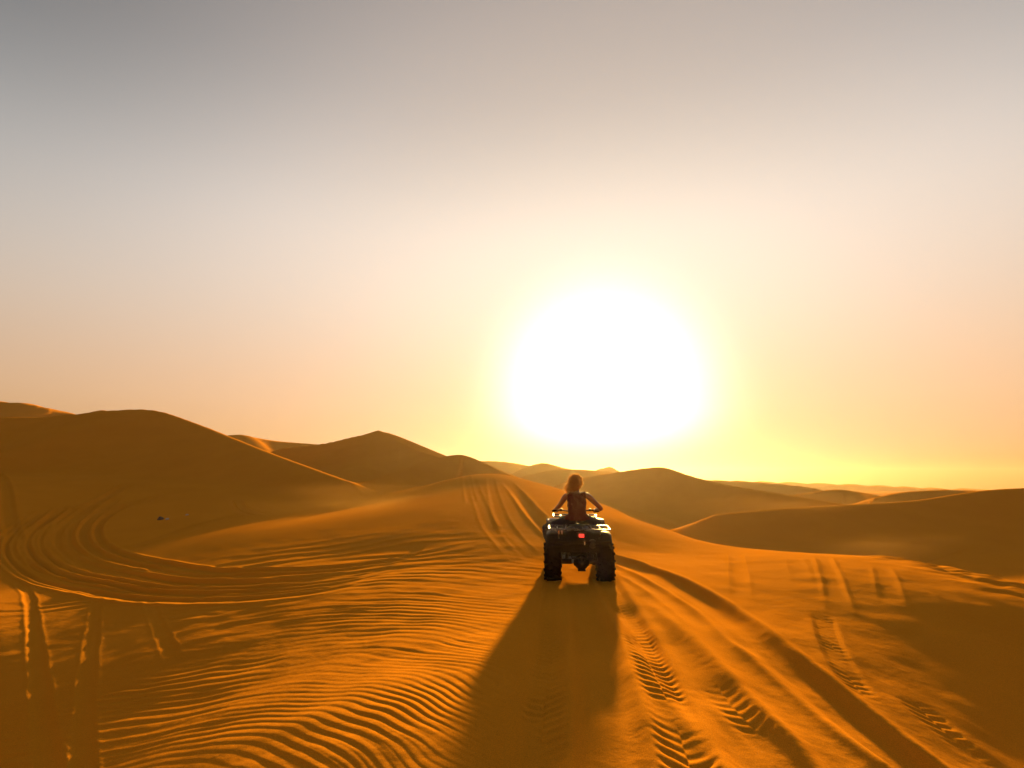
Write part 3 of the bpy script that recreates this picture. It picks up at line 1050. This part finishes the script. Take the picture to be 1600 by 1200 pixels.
    for (y, z, w, h) in ((0.55, 0.82, 0.10, 0.10), (0.62, 0.84, 0.17, 0.14), (0.78, 0.86, 0.19, 0.15), (0.98, 0.86, 0.20, 0.13), (1.2, 0.84, 0.22, 0.11), (1.45, 0.79, 0.22, 0.10), (1.60, 0.72, 0.16, 0.08)):
        r_ = [bm.verts.new((w * math.copysign(abs(math.cos(t)) ** 0.7, math.cos(t)), y, z + h * 0.7 * math.copysign(abs(math.sin(t)) ** 0.8, math.sin(t)))) for t in [2 * math.pi * k / 20 for k in range(20)]]
        if prev:
            for k in range(20):
                bm.faces.new((prev[k], prev[(k + 1) % 20], r_[(k + 1) % 20], r_[k]))
        else:
            bm.faces.new(r_)
        prev = r_
    bm.faces.new(prev[::-1])
    body = link('body_cover', bm_mesh(bm, 'body_cover'), M['paint'], root)
    bm = bmesh.new()
    add_lathe(bm, [(0.0, 0.045), (0.03, 0.045), (0.04, 0.03), (0.042, 0.0001)], 'Z', 20, (0, 0.74, 0.955))
    link('fuel_cap', bm_mesh(bm, 'fuel_cap'), M['plastic'], body)
    for s in (-1, 1):
        bm = bmesh.new()
        add_lathe(bm, [(0, 0.05), (0.02, 0.062), (0.035, 0.055), (0.05, 0.0001)], 'Y', 20, (s * 0.15, 1.555, 0.76))
        link('headlight', bm_mesh(bm, 'headlight'), M['lens'], body)

    # handlebar with grips, levers, pod
    bm = bmesh.new()
    add_tube(bm, bend([(-0.44, 0.80, 1.075), (-0.30, 0.845, 1.085), (-0.14, 0.89, 1.06), (-0.07, 0.91, 1.02), (0.07, 0.91, 1.02), (0.14, 0.89, 1.06), (0.30, 0.845, 1.085), (0.44, 0.80, 1.075)], 5), 0.0125, 12)
    add_tube(bm, [(0, 0.95, 0.85), (0, 0.905, 1.03)], 0.025, 12)
    hb = link('handlebar', bm_mesh(bm, 'handlebar'), M['rack'], root)
    for s in (-1, 1):
        bm = bmesh.new()
        add_tube(bm, [(s * 0.445, 0.799, 1.075), (s * 0.44, 0.80, 1.075), (s * 0.32, 0.838, 1.084), (s * 0.315, 0.84, 1.084)], [0.014, 0.0175, 0.0165, 0.013], 12)
        link('grip', bm_mesh(bm, 'grip'), M['rubber'], hb)
        bm = bmesh.new()
        add_tube(bm, bend([(s * 0.27, 0.875, 1.085), (s * 0.33, 0.905, 1.08), (s * 0.45, 0.88, 1.07)], 4), 0.006, 8)
        add_box(bm, (s * 0.275, 0.862, 1.087), (0.05, 0.045, 0.045), bevel=0.008)
        link('brake_lever', bm_mesh(bm, 'brake_lever'), M['steel'], hb)
    bm = bmesh.new()
    add_box(bm, (0, 0.93, 1.065), (0.16, 0.10, 0.085), (0.4, 0, 0), bevel=0.02)
    link('instrument_pod', bm_mesh(bm, 'instrument_pod'), M['plastic'], hb)

    # tail light and its housing
    bm = bmesh.new()
    add_box(bm, (0.035, -0.425, 0.815), (0.17, 0.06, 0.085), bevel=0.015)
    th = link('tail_light', bm_mesh(bm, 'tail_light'), M['plastic'], root)
    bm = bmesh.new()
    add_box(bm, (0.035, -0.458, 0.812), (0.088, 0.022, 0.060), bevel=0.014)
    link('lamp_lens', bm_mesh(bm, 'lamp_lens'), M['lamp'], th)
    bm = bmesh.new()
    add_box(bm, (0.085, -0.445, 0.69), (0.016, 0.010, 0.06), bevel=0.003)
    link('reflector', bm_mesh(bm, 'reflector'), M['chrome'], root)

    # exhaust silencer on the right
    bm = bmesh.new()
    add_lathe(bm, [(-0.44, 0.022), (-0.44, 0.034), (-0.415, 0.046), (-0.40, 0.066), (-0.36, 0.075), (0.02, 0.075), (0.06, 0.06), (0.09, 0.03), (0.12, 0.024)], 'Y', 28, (0.215, 0, 0.665))
    add_lathe(bm, [(-0.438, 0.022), (-0.36, 0.020), (-0.36, 0.0001)], 'Y', 20, (0.215, 0, 0.665))
    ex = link('silencer', bm_mesh(bm, 'silencer'), M['steel'], root)
    bm = bmesh.new()
    add_tube(bm, bend([(0.215, 0.10, 0.665), (0.20, 0.25, 0.60), (0.15, 0.42, 0.52), (0.08, 0.60, 0.55), (0.05, 0.74, 0.62)], 5), 0.022, 12)
    link('exhaust_pipe', bm_mesh(bm, 'exhaust_pipe'), M['steel'], ex)

    # rear axle, gear case, swing arm, shock, hitch
    bm = bmesh.new()
    add_tube(bm, [(-0.40, 0, 0.315), (-0.12, 0, 0.315)], 0.045, 14)
    add_tube(bm, [(0.12, 0, 0.315), (0.40, 0, 0.315)], 0.045, 14)
    for s in (-1, 1):
        add_lathe(bm, [(-0.015, 0.10), (0.015, 0.10)], 'X', 24, (s * 0.30, 0, 0.315))
        add_tube(bm, [(s * 0.20, 0.02, 0.33), (s * 0.19, 0.55, 0.42)], 0.030, 10)
    link('rear_axle', bm_mesh(bm, 'rear_axle'), M['steel'], root)
    bm = bmesh.new()
    add_lathe(bm, [(-0.16, 0.03), (-0.14, 0.06), (-0.09, 0.10), (-0.02, 0.125), (0.06, 0.12), (0.12, 0.08), (0.18, 0.05), (0.5, 0.045)], 'Y', 24, (0.045, 0, 0.305))
    add_lathe(bm, [(-0.13, 0.05), (-0.05, 0.085), (0.05, 0.085), (0.13, 0.05)], 'X', 20, (0.045, 0, 0.30))
    for k in range(8):
        t = k * math.pi / 4
        add_lathe(bm, [(-0.135, 0.0001), (-0.135, 0.011), (-0.11, 0.011)], 'Y', 6, (0.045 + 0.078 * math.cos(t), 0.0, 0.305 + 0.078 * math.sin(t)))
    add_box(bm, (0.045, -0.02, 0.205), (0.13, 0.20, 0.03), (0.15, 0, 0), bevel=0.008)
    link('gear_case', bm_mesh(bm, 'gear_case'), M['steel'], root)
    for s in (-1, 1):
        bm = bmesh.new()
        p0, p1 = Vector((s * 0.21, 0.06, 0.36)), Vector((s * 0.16, 0.16, 0.74))
        add_tube(bm, [p0, p1], 0.018, 10)
        hx = [p0.lerp(p1, 0.15 + 0.7 * k / 60) + 0.038 * Vector((math.cos(k * 0.8), math.sin(k * 0.8), 0)) for k in range(61)]
        add_tube(bm, hx, 0.007, 6)
        link('rear_shock', bm_mesh(bm, 'rear_shock'), M['steel'], root)
    bm = bmesh.new()
    add_box(bm, (0.03, -0.30, 0.40), (0.10, 0.20, 0.012), bevel=0.004)
    add_lathe(bm, [(0, 0.014), (0.035, 0.014), (0.045, 0.025), (0.07, 0.025), (0.085, 0.0001)], 'Z', 16, (0.03, -0.37, 0.405))
    add_tube(bm, [(-0.18, -0.30, 0.60), (-0.12, -0.28, 0.42), (0.18, -0.28, 0.42), (0.22, -0.30, 0.60)], 0.014, 10)
    link('tow_hitch', bm_mesh(bm, 'tow_hitch'), M['steel'], root)

    # belly plate that turns up at the nose
    def belly(u, v):
        y = 0.15 + 1.55 * u
        return Vector(((v * 2 - 1) * 0.27, y, 0.205 + 0.55 * max(0, y - 1.15) ** 1.25 + 0.25 * max(0, 0.35 - y)))
    sheet('skid_plate', belly, 14, 6, 0.008, M['steel'], root)

    # frame and engine
    bm = bmesh.new()
    for s in (-1, 1):
        add_tube(bm, bend([(s * 0.16, -0.32, 0.66), (s * 0.16, 0.1, 0.74), (s * 0.15, 0.5, 0.74), (s * 0.13, 0.9, 0.80), (s * 0.12, 1.25, 0.66), (s * 0.13, 1.45, 0.46)], 4), 0.018, 10)
        add_tube(bm, bend([(s * 0.15, 0.10, 0.70), (s * 0.17, 0.30, 0.36), (s * 0.17, 0.60, 0.30), (s * 0.16, 1.0, 0.30), (s * 0.14, 1.42, 0.40)], 4), 0.018, 10)
        for yy, zz in ((1.15, 0.36), (1.33, 0.36)):
            add_tube(bm, [(s * 0.14, yy, zz), (s * 0.38, 1.24, 0.31)], 0.013, 8)
        add_tube(bm, [(s * 0.28, 1.24, 0.36), (s * 0.18, 1.2, 0.74)], 0.028, 10)
    link('frame', bm_mesh(bm, 'frame'), M['steel'], root)
    bm = bmesh.new()
    add_box(bm, (0, 0.62, 0.44), (0.34, 0.42, 0.26), bevel=0.03)
    add_box(bm, (0.0, 0.68, 0.64), (0.20, 0.20, 0.24), (-0.15, 0, 0), bevel=0.02)
    for k in range(6):
        add_box(bm, (0.0, 0.68, 0.58 + k * 0.026), (0.25, 0.25, 0.008), (-0.15, 0, 0))
    add_lathe(bm, [(0.0, 0.12), (0.06, 0.12), (0.075, 0.10), (0.08, 0.0001)], 'X', 28, (0.15, 0.62, 0.44))
    add_lathe(bm, [(-0.08, 0.0001), (-0.075, 0.10), (-0.06, 0.12), (0.0, 0.12)], 'X', 28, (-0.15, 0.62, 0.44))
    add_box(bm, (0, 0.12, 0.58), (0.36, 0.42, 0.20), bevel=0.03)      # airbox and battery tray
    link('engine', bm_mesh(bm, 'engine'), M['steel'], root)
    bm = bmesh.new()
    add_tube(bm, bend([(-0.26, 1.46, 0.42), (-0.27, 1.66, 0.50), (-0.24, 1.70, 0.66), (0, 1.71, 0.68), (0.24, 1.70, 0.66), (0.27, 1.66, 0.50), (0.26, 1.46, 0.42)], 5), 0.017, 10)
    link('front_bumper', bm_mesh(bm, 'front_bumper'), M['rack'], root)
    return root


QUAD = build_quad()


# ------------------------------------------------------------------ rider
def skin_chain(verts, edges, radii, root=0, sub=2):
    me = bpy.data.meshes.new('chain')
    me.from_pydata([tuple(v) for v in verts], edges, [])
    o = bpy.data.objects.new('chain', me)
    COL.objects.link(o)
    sk = o.modifiers.new('skin', 'SKIN')
    sk.use_smooth_shade = True
    ss = o.modifiers.new('sub', 'SUBSURF')
    ss.levels = ss.render_levels = sub
    lay = me.skin_vertices[0].data
    for i, r in enumerate(radii):
        lay[i].radius = (r, r) if not isinstance(r, tuple) else r
        lay[i].use_root = (i == root)
    dg = bpy.context.evaluated_depsgraph_get()
    ev = o.evaluated_get(dg)
    out = bpy.data.meshes.new_from_object(ev)
    bpy.data.objects.remove(o)
    return out


J = dict(pelvis=(0, 0.22, 0.99), waist=(0, 0.255, 1.13), ribs=(0, 0.285, 1.26), chest=(0, 0.31, 1.36), neck0=(0, 0.325, 1.455), neck1=(0, 0.345, 1.52),
         sl=(-0.184, 0.32, 1.395), el=(-0.305, 0.52, 1.20), wl=(-0.375, 0.745, 1.118),
         sr=(0.180, 0.31, 1.415), er=(0.445, 0.42, 1.155), wr=(0.378, 0.735, 1.113),
         hl=(-0.105, 0.26, 0.975), kl=(-0.575, 0.55, 0.80), al=(-0.485, 0.48, 0.44), fl=(-0.485, 0.59, 0.395), tl=(-0.485, 0.71, 0.39),
         hr=(0.105, 0.26, 0.975), kr=(0.43, 0.62, 0.86), ar=(0.425, 0.50, 0.45), fr=(0.435, 0.60, 0.395), tr=(0.44, 0.72, 0.39))
J = {k: Vector(v) for k, v in J.items()}


def mid(a, b, t):
    return J[a].lerp(J[b], t)


def build_body_mesh():
    def chain(*pr):
        return skin_chain([Vector(p) for p, _ in pr], [(k, k + 1) for k in range(len(pr) - 1)], [r for _, r in pr], 0, 2)
    # overlapping tapered limbs and trunk, fused below into one skin
    parts = [chain((J['pelvis'] - Vector((0, 0.01, 0.06)), (0.13, 0.11)), (J['pelvis'], (0.165, 0.13)), (J['waist'], (0.150, 0.102)), (J['ribs'], (0.168, 0.112)), (J['chest'], (0.174, 0.112)),
                   (J['neck0'] - Vector((0, 0, 0.02)), (0.085, 0.07)), (J['neck0'] + Vector((0, 0, 0.02)), 0.055), (J['neck1'], 0.052), (J['neck1'] + Vector((0, 0.015, 0.06)), 0.05))]
    parts.append(chain((J['sl'], 0.056), (J['chest'] + Vector((-0.08, 0, 0.045)), 0.066), (J['chest'] + Vector((0.08, 0, 0.045)), 0.066), (J['sr'], 0.056)))
    for s in 'lr':
        parts.append(chain((J['chest'].lerp(J['s' + s], 0.6), 0.055), (J['s' + s], 0.064), (mid('s' + s, 'e' + s, 0.45), 0.053), (J['e' + s], 0.043), (mid('e' + s, 'w' + s, 0.3), 0.044), (J['w' + s], 0.027)))
        parts.append(chain((J['pelvis'].lerp(J['h' + s], 0.4), 0.10), (J['h' + s], 0.105), (mid('h' + s, 'k' + s, 0.5), 0.090), (J['k' + s], 0.066)))
        parts.append(chain((mid('h' + s, 'k' + s, 0.92), 0.066), (J['k' + s], 0.066), (mid('k' + s, 'a' + s, 0.3), 0.064), (J['a' + s], 0.040), (J['a' + s] + Vector((0, -0.02, -0.05)), 0.040)))
        parts.append(chain((J['a' + s] + Vector((0, -0.03, -0.045)), 0.042), (J['f' + s], (0.045, 0.036)), (J['t' + s], (0.042, 0.026))))

    # hands closed round the grips
    for s, sx in (('l', -1), ('r', 1)):
        w = J['w' + s]
        gx = Vector((sx * 0.38, 0.818, 1.079))                 # grip axis point
        ax = Vector((sx * 0.125, -0.038, -0.009)).normalized()  # along the grip, outwards
        palm0 = w + (gx - w) * 0.25 + Vector((0, 0, 0.004))
        k0 = gx + Vector((0, -0.012, 0.030))
        parts.append(skin_chain([w - (gx - w) * 0.3, w, palm0, k0], [(0, 1), (1, 2), (2, 3)], [0.024, 0.026, (0.034, 0.018), (0.040, 0.014)], 0, 2))
        for i, ln in enumerate((0.92, 1.0, 0.96, 0.8)):
            off = ax * (0.036 - 0.024 * i)
            b = gx + off
            rr = 0.0105 if i < 3 else 0.009
            th = [1.9, 1.15, 0.35, -0.75, -1.6]
            ch = []
            fwd, up = Vector((0, 1, 0)), Vector((0, 0, 1))
            for k, a in enumerate(th):
                rad = 0.030
                ch.append(b + (fwd * math.cos(a) + up * math.sin(a)) * rad * (1.0 if k else 1.05) * (0.94 + 0.06 * ln))
            parts.append(skin_chain([palm0 + off * 0.6, ] + ch, [(j, j + 1) for j in range(len(ch))], [rr * 1.15] + [rr] * (len(ch) - 1) + [rr * 0.85], 0, 1))
        tb = palm0 - ax * 0.028
        parts.append(skin_chain([palm0, tb + Vector((0, 0.012, -0.008)), gx - ax * 0.042 + Vector((0, -0.020, -0.022)), gx - ax * 0.030 + Vector((0, 0.004, -0.032)), gx - ax * 0.012 + Vector((0, 0.020, -0.028))],
                                [(0, 1), (1, 2), (2, 3), (3, 4)], [0.016, 0.014, 0.0125, 0.0115, 0.0095], 0, 1))

    # head: skull, jaw, brow, nose, lips, ears (faces +Y)
    bm = bmesh.new()
    bmesh.ops.create_uvsphere(bm, u_segments=48, v_segments=36, radius=1.0)
    for v in bm.verts:
        x, y, z = v.co
        jaw = max(0.0, -z)
        sx = 0.074 * (1 - 0.26 * jaw ** 1.5)
        sy = 0.095 * (1 - 0.12 * jaw)
        sz = 0.118
        px, py, pz = x * sx, y * sy + 0.006, z * sz
        if y > 0:
            py -= 0.006 * jaw
            nose = math.exp(-((x / 0.16) ** 2)) * max(0, 1 - abs(z + 0.16) / 0.26)
            py += 0.020 * nose * (1.2 if z < -0.1 else 0.7)
            py += 0.006 * math.exp(-(((abs(x) - 0.30) / 0.3) ** 2)) * math.exp(-(((z - 0.22) / 0.09) ** 2))      # brow
            py -= 0.008 * math.exp(-(((abs(x) - 0.36) / 0.16) ** 2)) * math.exp(-(((z - 0.02) / 0.10) ** 2))    # eye sockets
            py += 0.006 * math.exp(-((x / 0.26) ** 2)) * (math.exp(-(((z + 0.46) / 0.05) ** 2)) + math.exp(-(((z + 0.56) / 0.05) ** 2)))
            py += 0.010 * math.exp(-((x / 0.35) ** 2)) * math.exp(-(((z + 0.86) / 0.12) ** 2))
        v.co = (px, py, pz)
    for s in (-1, 1):
        b2 = bmesh.new()
        bmesh.ops.create_uvsphere(b2, u_segments=16, v_segments=12, radius=1.0)
        bmesh.ops.scale(b2, vec=(0.010, 0.018, 0.031), verts=b2.verts)
        bmesh.ops.transform(b2, matrix=Matrix.Translation((s * 0.076, -0.002, -0.006)) @ Euler((0.15, 0, s * 0.3)).to_matrix().to_4x4(), verts=b2.verts)
        tmp = bpy.data.meshes.new('t')
        b2.to_mesh(tmp)
        b2.free()
        bm.from_mesh(tmp)
    bmesh.ops.transform(bm, matrix=Matrix.Translation(HEAD), verts=bm.verts)
    parts.append(bm_mesh(bm, 'head'))

    bm = bmesh.new()
    for p in parts:
        bm.from_mesh(p)
    me = bpy.data.meshes.new('body')
    bm.to_mesh(me)
    bm.free()
    o = bpy.data.objects.new('body_tmp', me)
    COL.objects.link(o)
    rm = o.modifiers.new('remesh', 'REMESH')
    rm.mode, rm.voxel_size, rm.use_smooth_shade = 'VOXEL', 0.0055, True
    sm = o.modifiers.new('smooth', 'SMOOTH')
    sm.factor, sm.iterations = 0.5, 3
    out = bpy.data.meshes.new_from_object(o.evaluated_get(bpy.context.evaluated_depsgraph_get()))
    bpy.data.objects.remove(o)
    out.name = 'person'
    return out


HEAD = Vector((-0.008, 0.365, 1.625))
BONES = dict(torso=[('pelvis', 'waist'), ('waist', 'ribs'), ('ribs', 'chest'), ('chest', 'neck0')], hip=[('pelvis', 'hl'), ('pelvis', 'hr')],
             arm=[('sl', 'el'), ('el', 'wl'), ('sr', 'er'), ('er', 'wr')], thigh=[('hl', 'kl'), ('hr', 'kr')], shin=[('kl', 'al'), ('kr', 'ar')],
             foot=[('al', 'fl'), ('fl', 'tl'), ('ar', 'fr'), ('fr', 'tr')], neck=[('neck0', 'neck1')], shoulder=[('chest', 'sl'), ('chest', 'sr')])


def build_rider():
    me = build_body_mesh()
    n = len(me.vertices)
    co = np.empty(n * 3, np.float32)
    me.vertices.foreach_get('co', co)
    co = co.reshape(-1, 3)
    no = np.array([v.normal[:] for v in me.vertices], np.float32)
    names, D, T = [], [], []
    for k, segs in BONES.items():
        for a, b in segs:
            A, B = np.array(J[a]), np.array(J[b])
            t = np.clip(((co - A) @ (B - A)) / ((B - A) @ (B - A)), 0, 1)
            D.append(np.linalg.norm(co - (A + t[:, None] * (B - A)), axis=1))
            T.append(t)
            names.append(k)
    D = np.array(D)
    bi = D.argmin(0)
    bone = np.array(names)[bi]
    tt = np.array(T)[bi, np.arange(n)]

    person = bpy.data.objects.new('person', me)
    COL.objects.link(person)
    person.matrix_world = QUAD.matrix_basis
    person.location = QUAD.location
    person.rotation_euler = QUAD.rotation_euler
    me.materials.clear()
    me.materials.append(M['skin'])
    for p in me.polygons:
        p.use_smooth = True
    person['label'] = 'person in a sleeveless maroon top riding away, fair hair blowing left'
    person['category'] = 'person'

    faces = [tuple(p.vertices) for p in me.polygons]

    def islands(fs):
        parent = {}

        def find(a):
            while parent[a] != a:
                parent[a] = parent[parent[a]]
                a = parent[a]
            return a
        for f in fs:
            for i in f:
                parent.setdefault(i, i)
            for i in f[1:]:
                parent[find(i)] = find(f[0])
        groups = {}
        for f in fs:
            groups.setdefault(find(f[0]), []).append(f)
        return max(groups.values(), key=len)

    def garment(name, mask, off, material, wr=0.004, seed=1, shrink=0.0):
        keep = islands([f for f in faces if all(mask[i] for i in f)])
        ids = sorted({i for f in keep for i in f})
        rm = {i: k for k, i in enumerate(ids)}
        c = co[ids]
        w = fbm(c[:, 0] * 22 + c[:, 2] * 7, c[:, 2] * 16 + c[:, 1] * 9, seed, 3)
        o_ = off(ids) if callable(off) else off
        v = c + no[ids] * (o_ + wr * w)[:, None]
        g = bpy.data.meshes.new(name)
        g.from_pydata(v.tolist(), [], [tuple(rm[i] for i in f) for f in keep])
        ob = link(name, g, material, person)
        so = ob.modifiers.new('cloth', 'SOLIDIFY')
        so.thickness, so.offset = 0.003, -1
        return ob
    z, x = co[:, 2], co[:, 0]
    ax = np.abs(x)
    torso = np.isin(bone, ['torso', 'hip', 'shoulder', 'thigh']) & (z > 0.985) & (z < 1.452) & ~((bone == 'thigh') & (tt > 0.10))
    armhole = (ax > 0.165) & (z > 1.29)
    neckline = (z > 1.435) & (ax < 0.085)
    garment('tank_top', torso & ~armhole & ~neckline & (bone != 'arm'), lambda ids: 0.018 + 0.012 * np.clip((1.14 - co[ids][:, 2]) / 0.16, 0, 1), M['top'], 0.0065, 3)
    garment('trousers', (np.isin(bone, ['thigh', 'hip']) & (z < 1.05)) | ((bone == 'torso') & (z < 1.02)) | ((bone == 'shin') & (tt < 0.82)), 0.012 * np.ones(1), M['trousers'], 0.007, 5)
    for s in (-1, 1):
        garment('boot', ((bone == 'foot') | ((bone == 'shin') & (tt > 0.70))) & (x * s > 0), 0.016 * np.ones(1), M['boot'], 0.002, 7)
    # eyes and mouth
    for s in (-1, 1):
        bm = bmesh.new()
        bmesh.ops.create_uvsphere(bm, u_segments=16, v_segments=10, radius=0.011)
        link('eye', bm_mesh(bm, 'eye'), M['eye'], person, loc=HEAD + Vector((s * 0.028, 0.082, 0.003)))
    bm = bmesh.new()
    add_tube(bm, bend([(-0.022, 0.088, -0.060), (-0.010, 0.098, -0.057), (0.010, 0.098, -0.057), (0.022, 0.088, -0.060)], 4), [0.002] + [0.004] * 11 + [0.002], 8)
    link('mouth', bm_mesh(bm, 'mouth'), M['lip'], person, loc=HEAD)

    # hair: a full cap with loose locks streaming out to the left
    rnd = random.Random(11)
    bm = bmesh.new()
    bmesh.ops.create_uvsphere(bm, u_segments=48, v_segments=32, radius=1.0)
    kill = []
    for v in bm.verts:
        x_, y_, z_ = v.co
        t = math.atan2(y_, x_)
        st = 0.004 * math.sin(17 * t + 6 * z_) + 0.003 * math.sin(31 * t - 9 * z_)
        r_ = 1.0
        v.co = Vector((x_ * (0.116 + st) * (1 - 0.10 * max(0, -z_)), y_ * (0.130 + st) - 0.014, z_ * 0.138 - (0.012 if z_ < -0.2 else 0)))
        if y_ > 0.50 and z_ < 0.55 or z_ < -0.90:
            kill.append(v)
    bmesh.ops.delete(bm, geom=kill, context='VERTS')
    hair = link('hair', bm_mesh(bm, 'hair'), M['hair'], person, loc=HEAD)
    so = hair.modifiers.new('thick', 'SOLIDIFY')
    so.thickness = 0.012
    bm = bmesh.new()
    for k in range(600):
        a = rnd.uniform(math.pi * 0.80, math.pi * 1.75)
        zz = rnd.uniform(-0.95, 0.55) if k % 3 else rnd.uniform(-1.0, -0.5)
        q = math.sqrt(max(0, 1 - min(1, zz * zz)))
        p0 = Vector((0.116 * q * math.cos(a), 0.130 * q * math.sin(a) - 0.014, 0.138 * zz))
        left = rnd.random()
        ln = rnd.uniform(0.04, 0.13) * (1.35 if p0.x < -0.02 and zz < 0 else 0.6)
        d = Vector((-1.0 * (0.5 + left * 0.7), -0.35 + rnd.uniform(-0.3, 0.2), -0.55 + rnd.uniform(-0.35, 0.45)))
        if zz > 0.1:
            d = Vector((-0.55, -0.5, -0.6)) + Vector((rnd.uniform(-.3, .3), rnd.uniform(-.2, .2), rnd.uniform(-.3, .2)))
            ln *= 0.6
        d.normalize()
        n0 = p0.normalized()
        p1 = p0 + n0 * 0.012 + d * ln * 0.35
        p2 = p0 + d * ln * 0.7 + Vector((0, 0, rnd.uniform(-0.02, 0.02)))
        p3 = p0 + d * ln + Vector((rnd.uniform(-0.02, 0.02), rnd.uniform(-0.02, 0.02), rnd.uniform(-0.03, 0.03)))
        add_tube(bm, [p0 * 0.97, p1, p2, p3], [0.004, 0.0035, 0.0025, 0.0006], 4, cap=False)
    for k in range(600):
        a = rnd.uniform(0, 2 * math.pi)
        zz = rnd.uniform(-0.3, 1.0)
        q = math.sqrt(max(0, 1 - zz * zz))
        p0 = Vector((0.116 * q * math.cos(a), 0.130 * q * math.sin(a) - 0.014, 0.138 * zz))
        n0 = p0.normalized()
        tg = Vector((-0.7, -0.4, -0.3)) - n0 * n0.dot(Vector((-0.7, -0.4, -0.3)))
        ln = rnd.uniform(0.03, 0.07)
        add_tube(bm, [p0 * 0.98, p0 + n0 * 0.010 + tg * ln * 0.5, p0 + n0 * rnd.uniform(0.010, 0.040) + tg * ln], [0.004, 0.0035, 0.001], 4, cap=False)
    link('loose_locks', bm_mesh(bm, 'loose_locks'), M['hair'], hair)
    return person


RIDER = build_rider()


# ------------------------------------------------------------------ stones in the hollow on the left
def stone(name, px, py, size, squash, material, seed, label, category):
    x, y = hit(px, py)
    bm = bmesh.new()
    bmesh.ops.create_icosphere(bm, subdivisions=3, radius=1.0)
    rnd = random.Random(seed)
    cuts = [(Vector((rnd.uniform(-1, 1), rnd.uniform(-1, 1), rnd.uniform(-0.4, 1))).normalized(), rnd.uniform(0.55, 0.85)) for _ in range(9)]
    for v in bm.verts:
        c = v.co.copy()
        for n_, d_ in cuts:
            k = c.dot(n_) - d_
            if k > 0:
                c -= n_ * k * 0.92
        v.co = Vector((c.x * size, c.y * size * 0.8, c.z * size * squash))
    o = link(name, bm_mesh(bm, name), material, None)
    sharp(o, 28)
    o.location = (x, y, zat(x, y) + size * squash * 0.25)
    o.rotation_euler = (0, 0, rnd.uniform(0, 6))
    o['label'], o['category'] = label, category
    return o


stone('stone', 250, 812, 0.17, 0.6, M['stone'], 4, 'dark angular stone half sunk in the sand of the left hollow', 'stone')
stone('pebble', 261, 812, 0.10, 0.6, M['pale'], 9, 'small pale stone leaning on the dark stone', 'stone')
stone('pebble', 292, 805, 0.08, 0.5, M['pale'], 21, 'lone pale pebble on the sand right of the dark stone', 'stone')


# ------------------------------------------------------------------ sand blown off the crests by the wind
def blown_sand(px, py, size, rotz, density, seed, label, lift=0.25):
    x, y = hit(px, py)
    bm = bmesh.new()
    bmesh.ops.create_icosphere(bm, subdivisions=3, radius=1.0)
    m = bpy.data.materials.new('blown_sand')
    m.use_nodes = True
    N, L = m.node_tree.nodes, m.node_tree.links
    N.remove(N['Principled BSDF'])
    v = N.new('ShaderNodeVolumePrincipled')
    v.inputs['Color'].default_value = (0.90, 0.52, 0.17, 1)
    v.inputs['Anisotropy'].default_value = 0.45
    tc = N.new('ShaderNodeTexCoord')
    ln = N.new('ShaderNodeVectorMath')
    ln.operation = 'LENGTH'
    L.new(tc.outputs['Object'], ln.inputs[0])
    fall = N.new('ShaderNodeMapRange')
    fall.interpolation_type = 'SMOOTHERSTEP'
    fall.inputs[1].default_value, fall.inputs[2].default_value = 1.0, 0.1
    fall.inputs[3].default_value, fall.inputs[4].default_value = 0.0, 1.0
    L.new(ln.outputs['Value'], fall.inputs[0])
    ns = N.new('ShaderNodeTexNoise')
    ns.inputs['Scale'].default_value = 2.2
    ns.inputs['Detail'].default_value = 3
    ns.noise_dimensions = '4D'
    ns.inputs['W'].default_value = seed
    L.new(tc.outputs['Object'], ns.inputs['Vector'])
    nr = N.new('ShaderNodeMapRange')
    nr.inputs[1].default_value, nr.inputs[2].default_value = 0.42, 0.75
    L.new(ns.outputs[0], nr.inputs[0])
    a = N.new('ShaderNodeMath')
    a.operation = 'MULTIPLY'
    L.new(fall.outputs[0], a.inputs[0])
    L.new(nr.outputs[0], a.inputs[1])
    b = N.new('ShaderNodeMath')
    b.operation = 'MULTIPLY'
    L.new(a.outputs[0], b.inputs[0])
    b.inputs[1].default_value = density
    L.new(b.outputs[0], v.inputs['Density'])
    L.new(v.outputs[0], N['Material Output'].inputs['Volume'])
    o = link('blown_sand', bm_mesh(bm, 'blown_sand'), m)
    o.scale = size
    o.rotation_euler = (0, 0, rotz)
    o.location = (x, y, zat(x, y) + lift)
    o['kind'], o['label'], o['category'] = 'stuff', label, 'dust'


blown_sand(1400, 874, (5.5, 2.2, 0.9), 0.1, 0.09, 1.3, 'thin sand dust blowing over the lip of the shelf at right')
blown_sand(600, 795, (8.0, 3.0, 1.0), 0.7, 0.035, 4.1, 'thin sand dust drifting along the left shoulder of the track hill')
blown_sand(1250, 795, (8.0, 2.0, 0.8), 0.0, 0.04, 7.7, 'thin sand dust drifting along the crest of the right dune', 0.2)
sc.cycles.volume_step_rate = 4.0
sc.cycles.volume_max_steps = 64
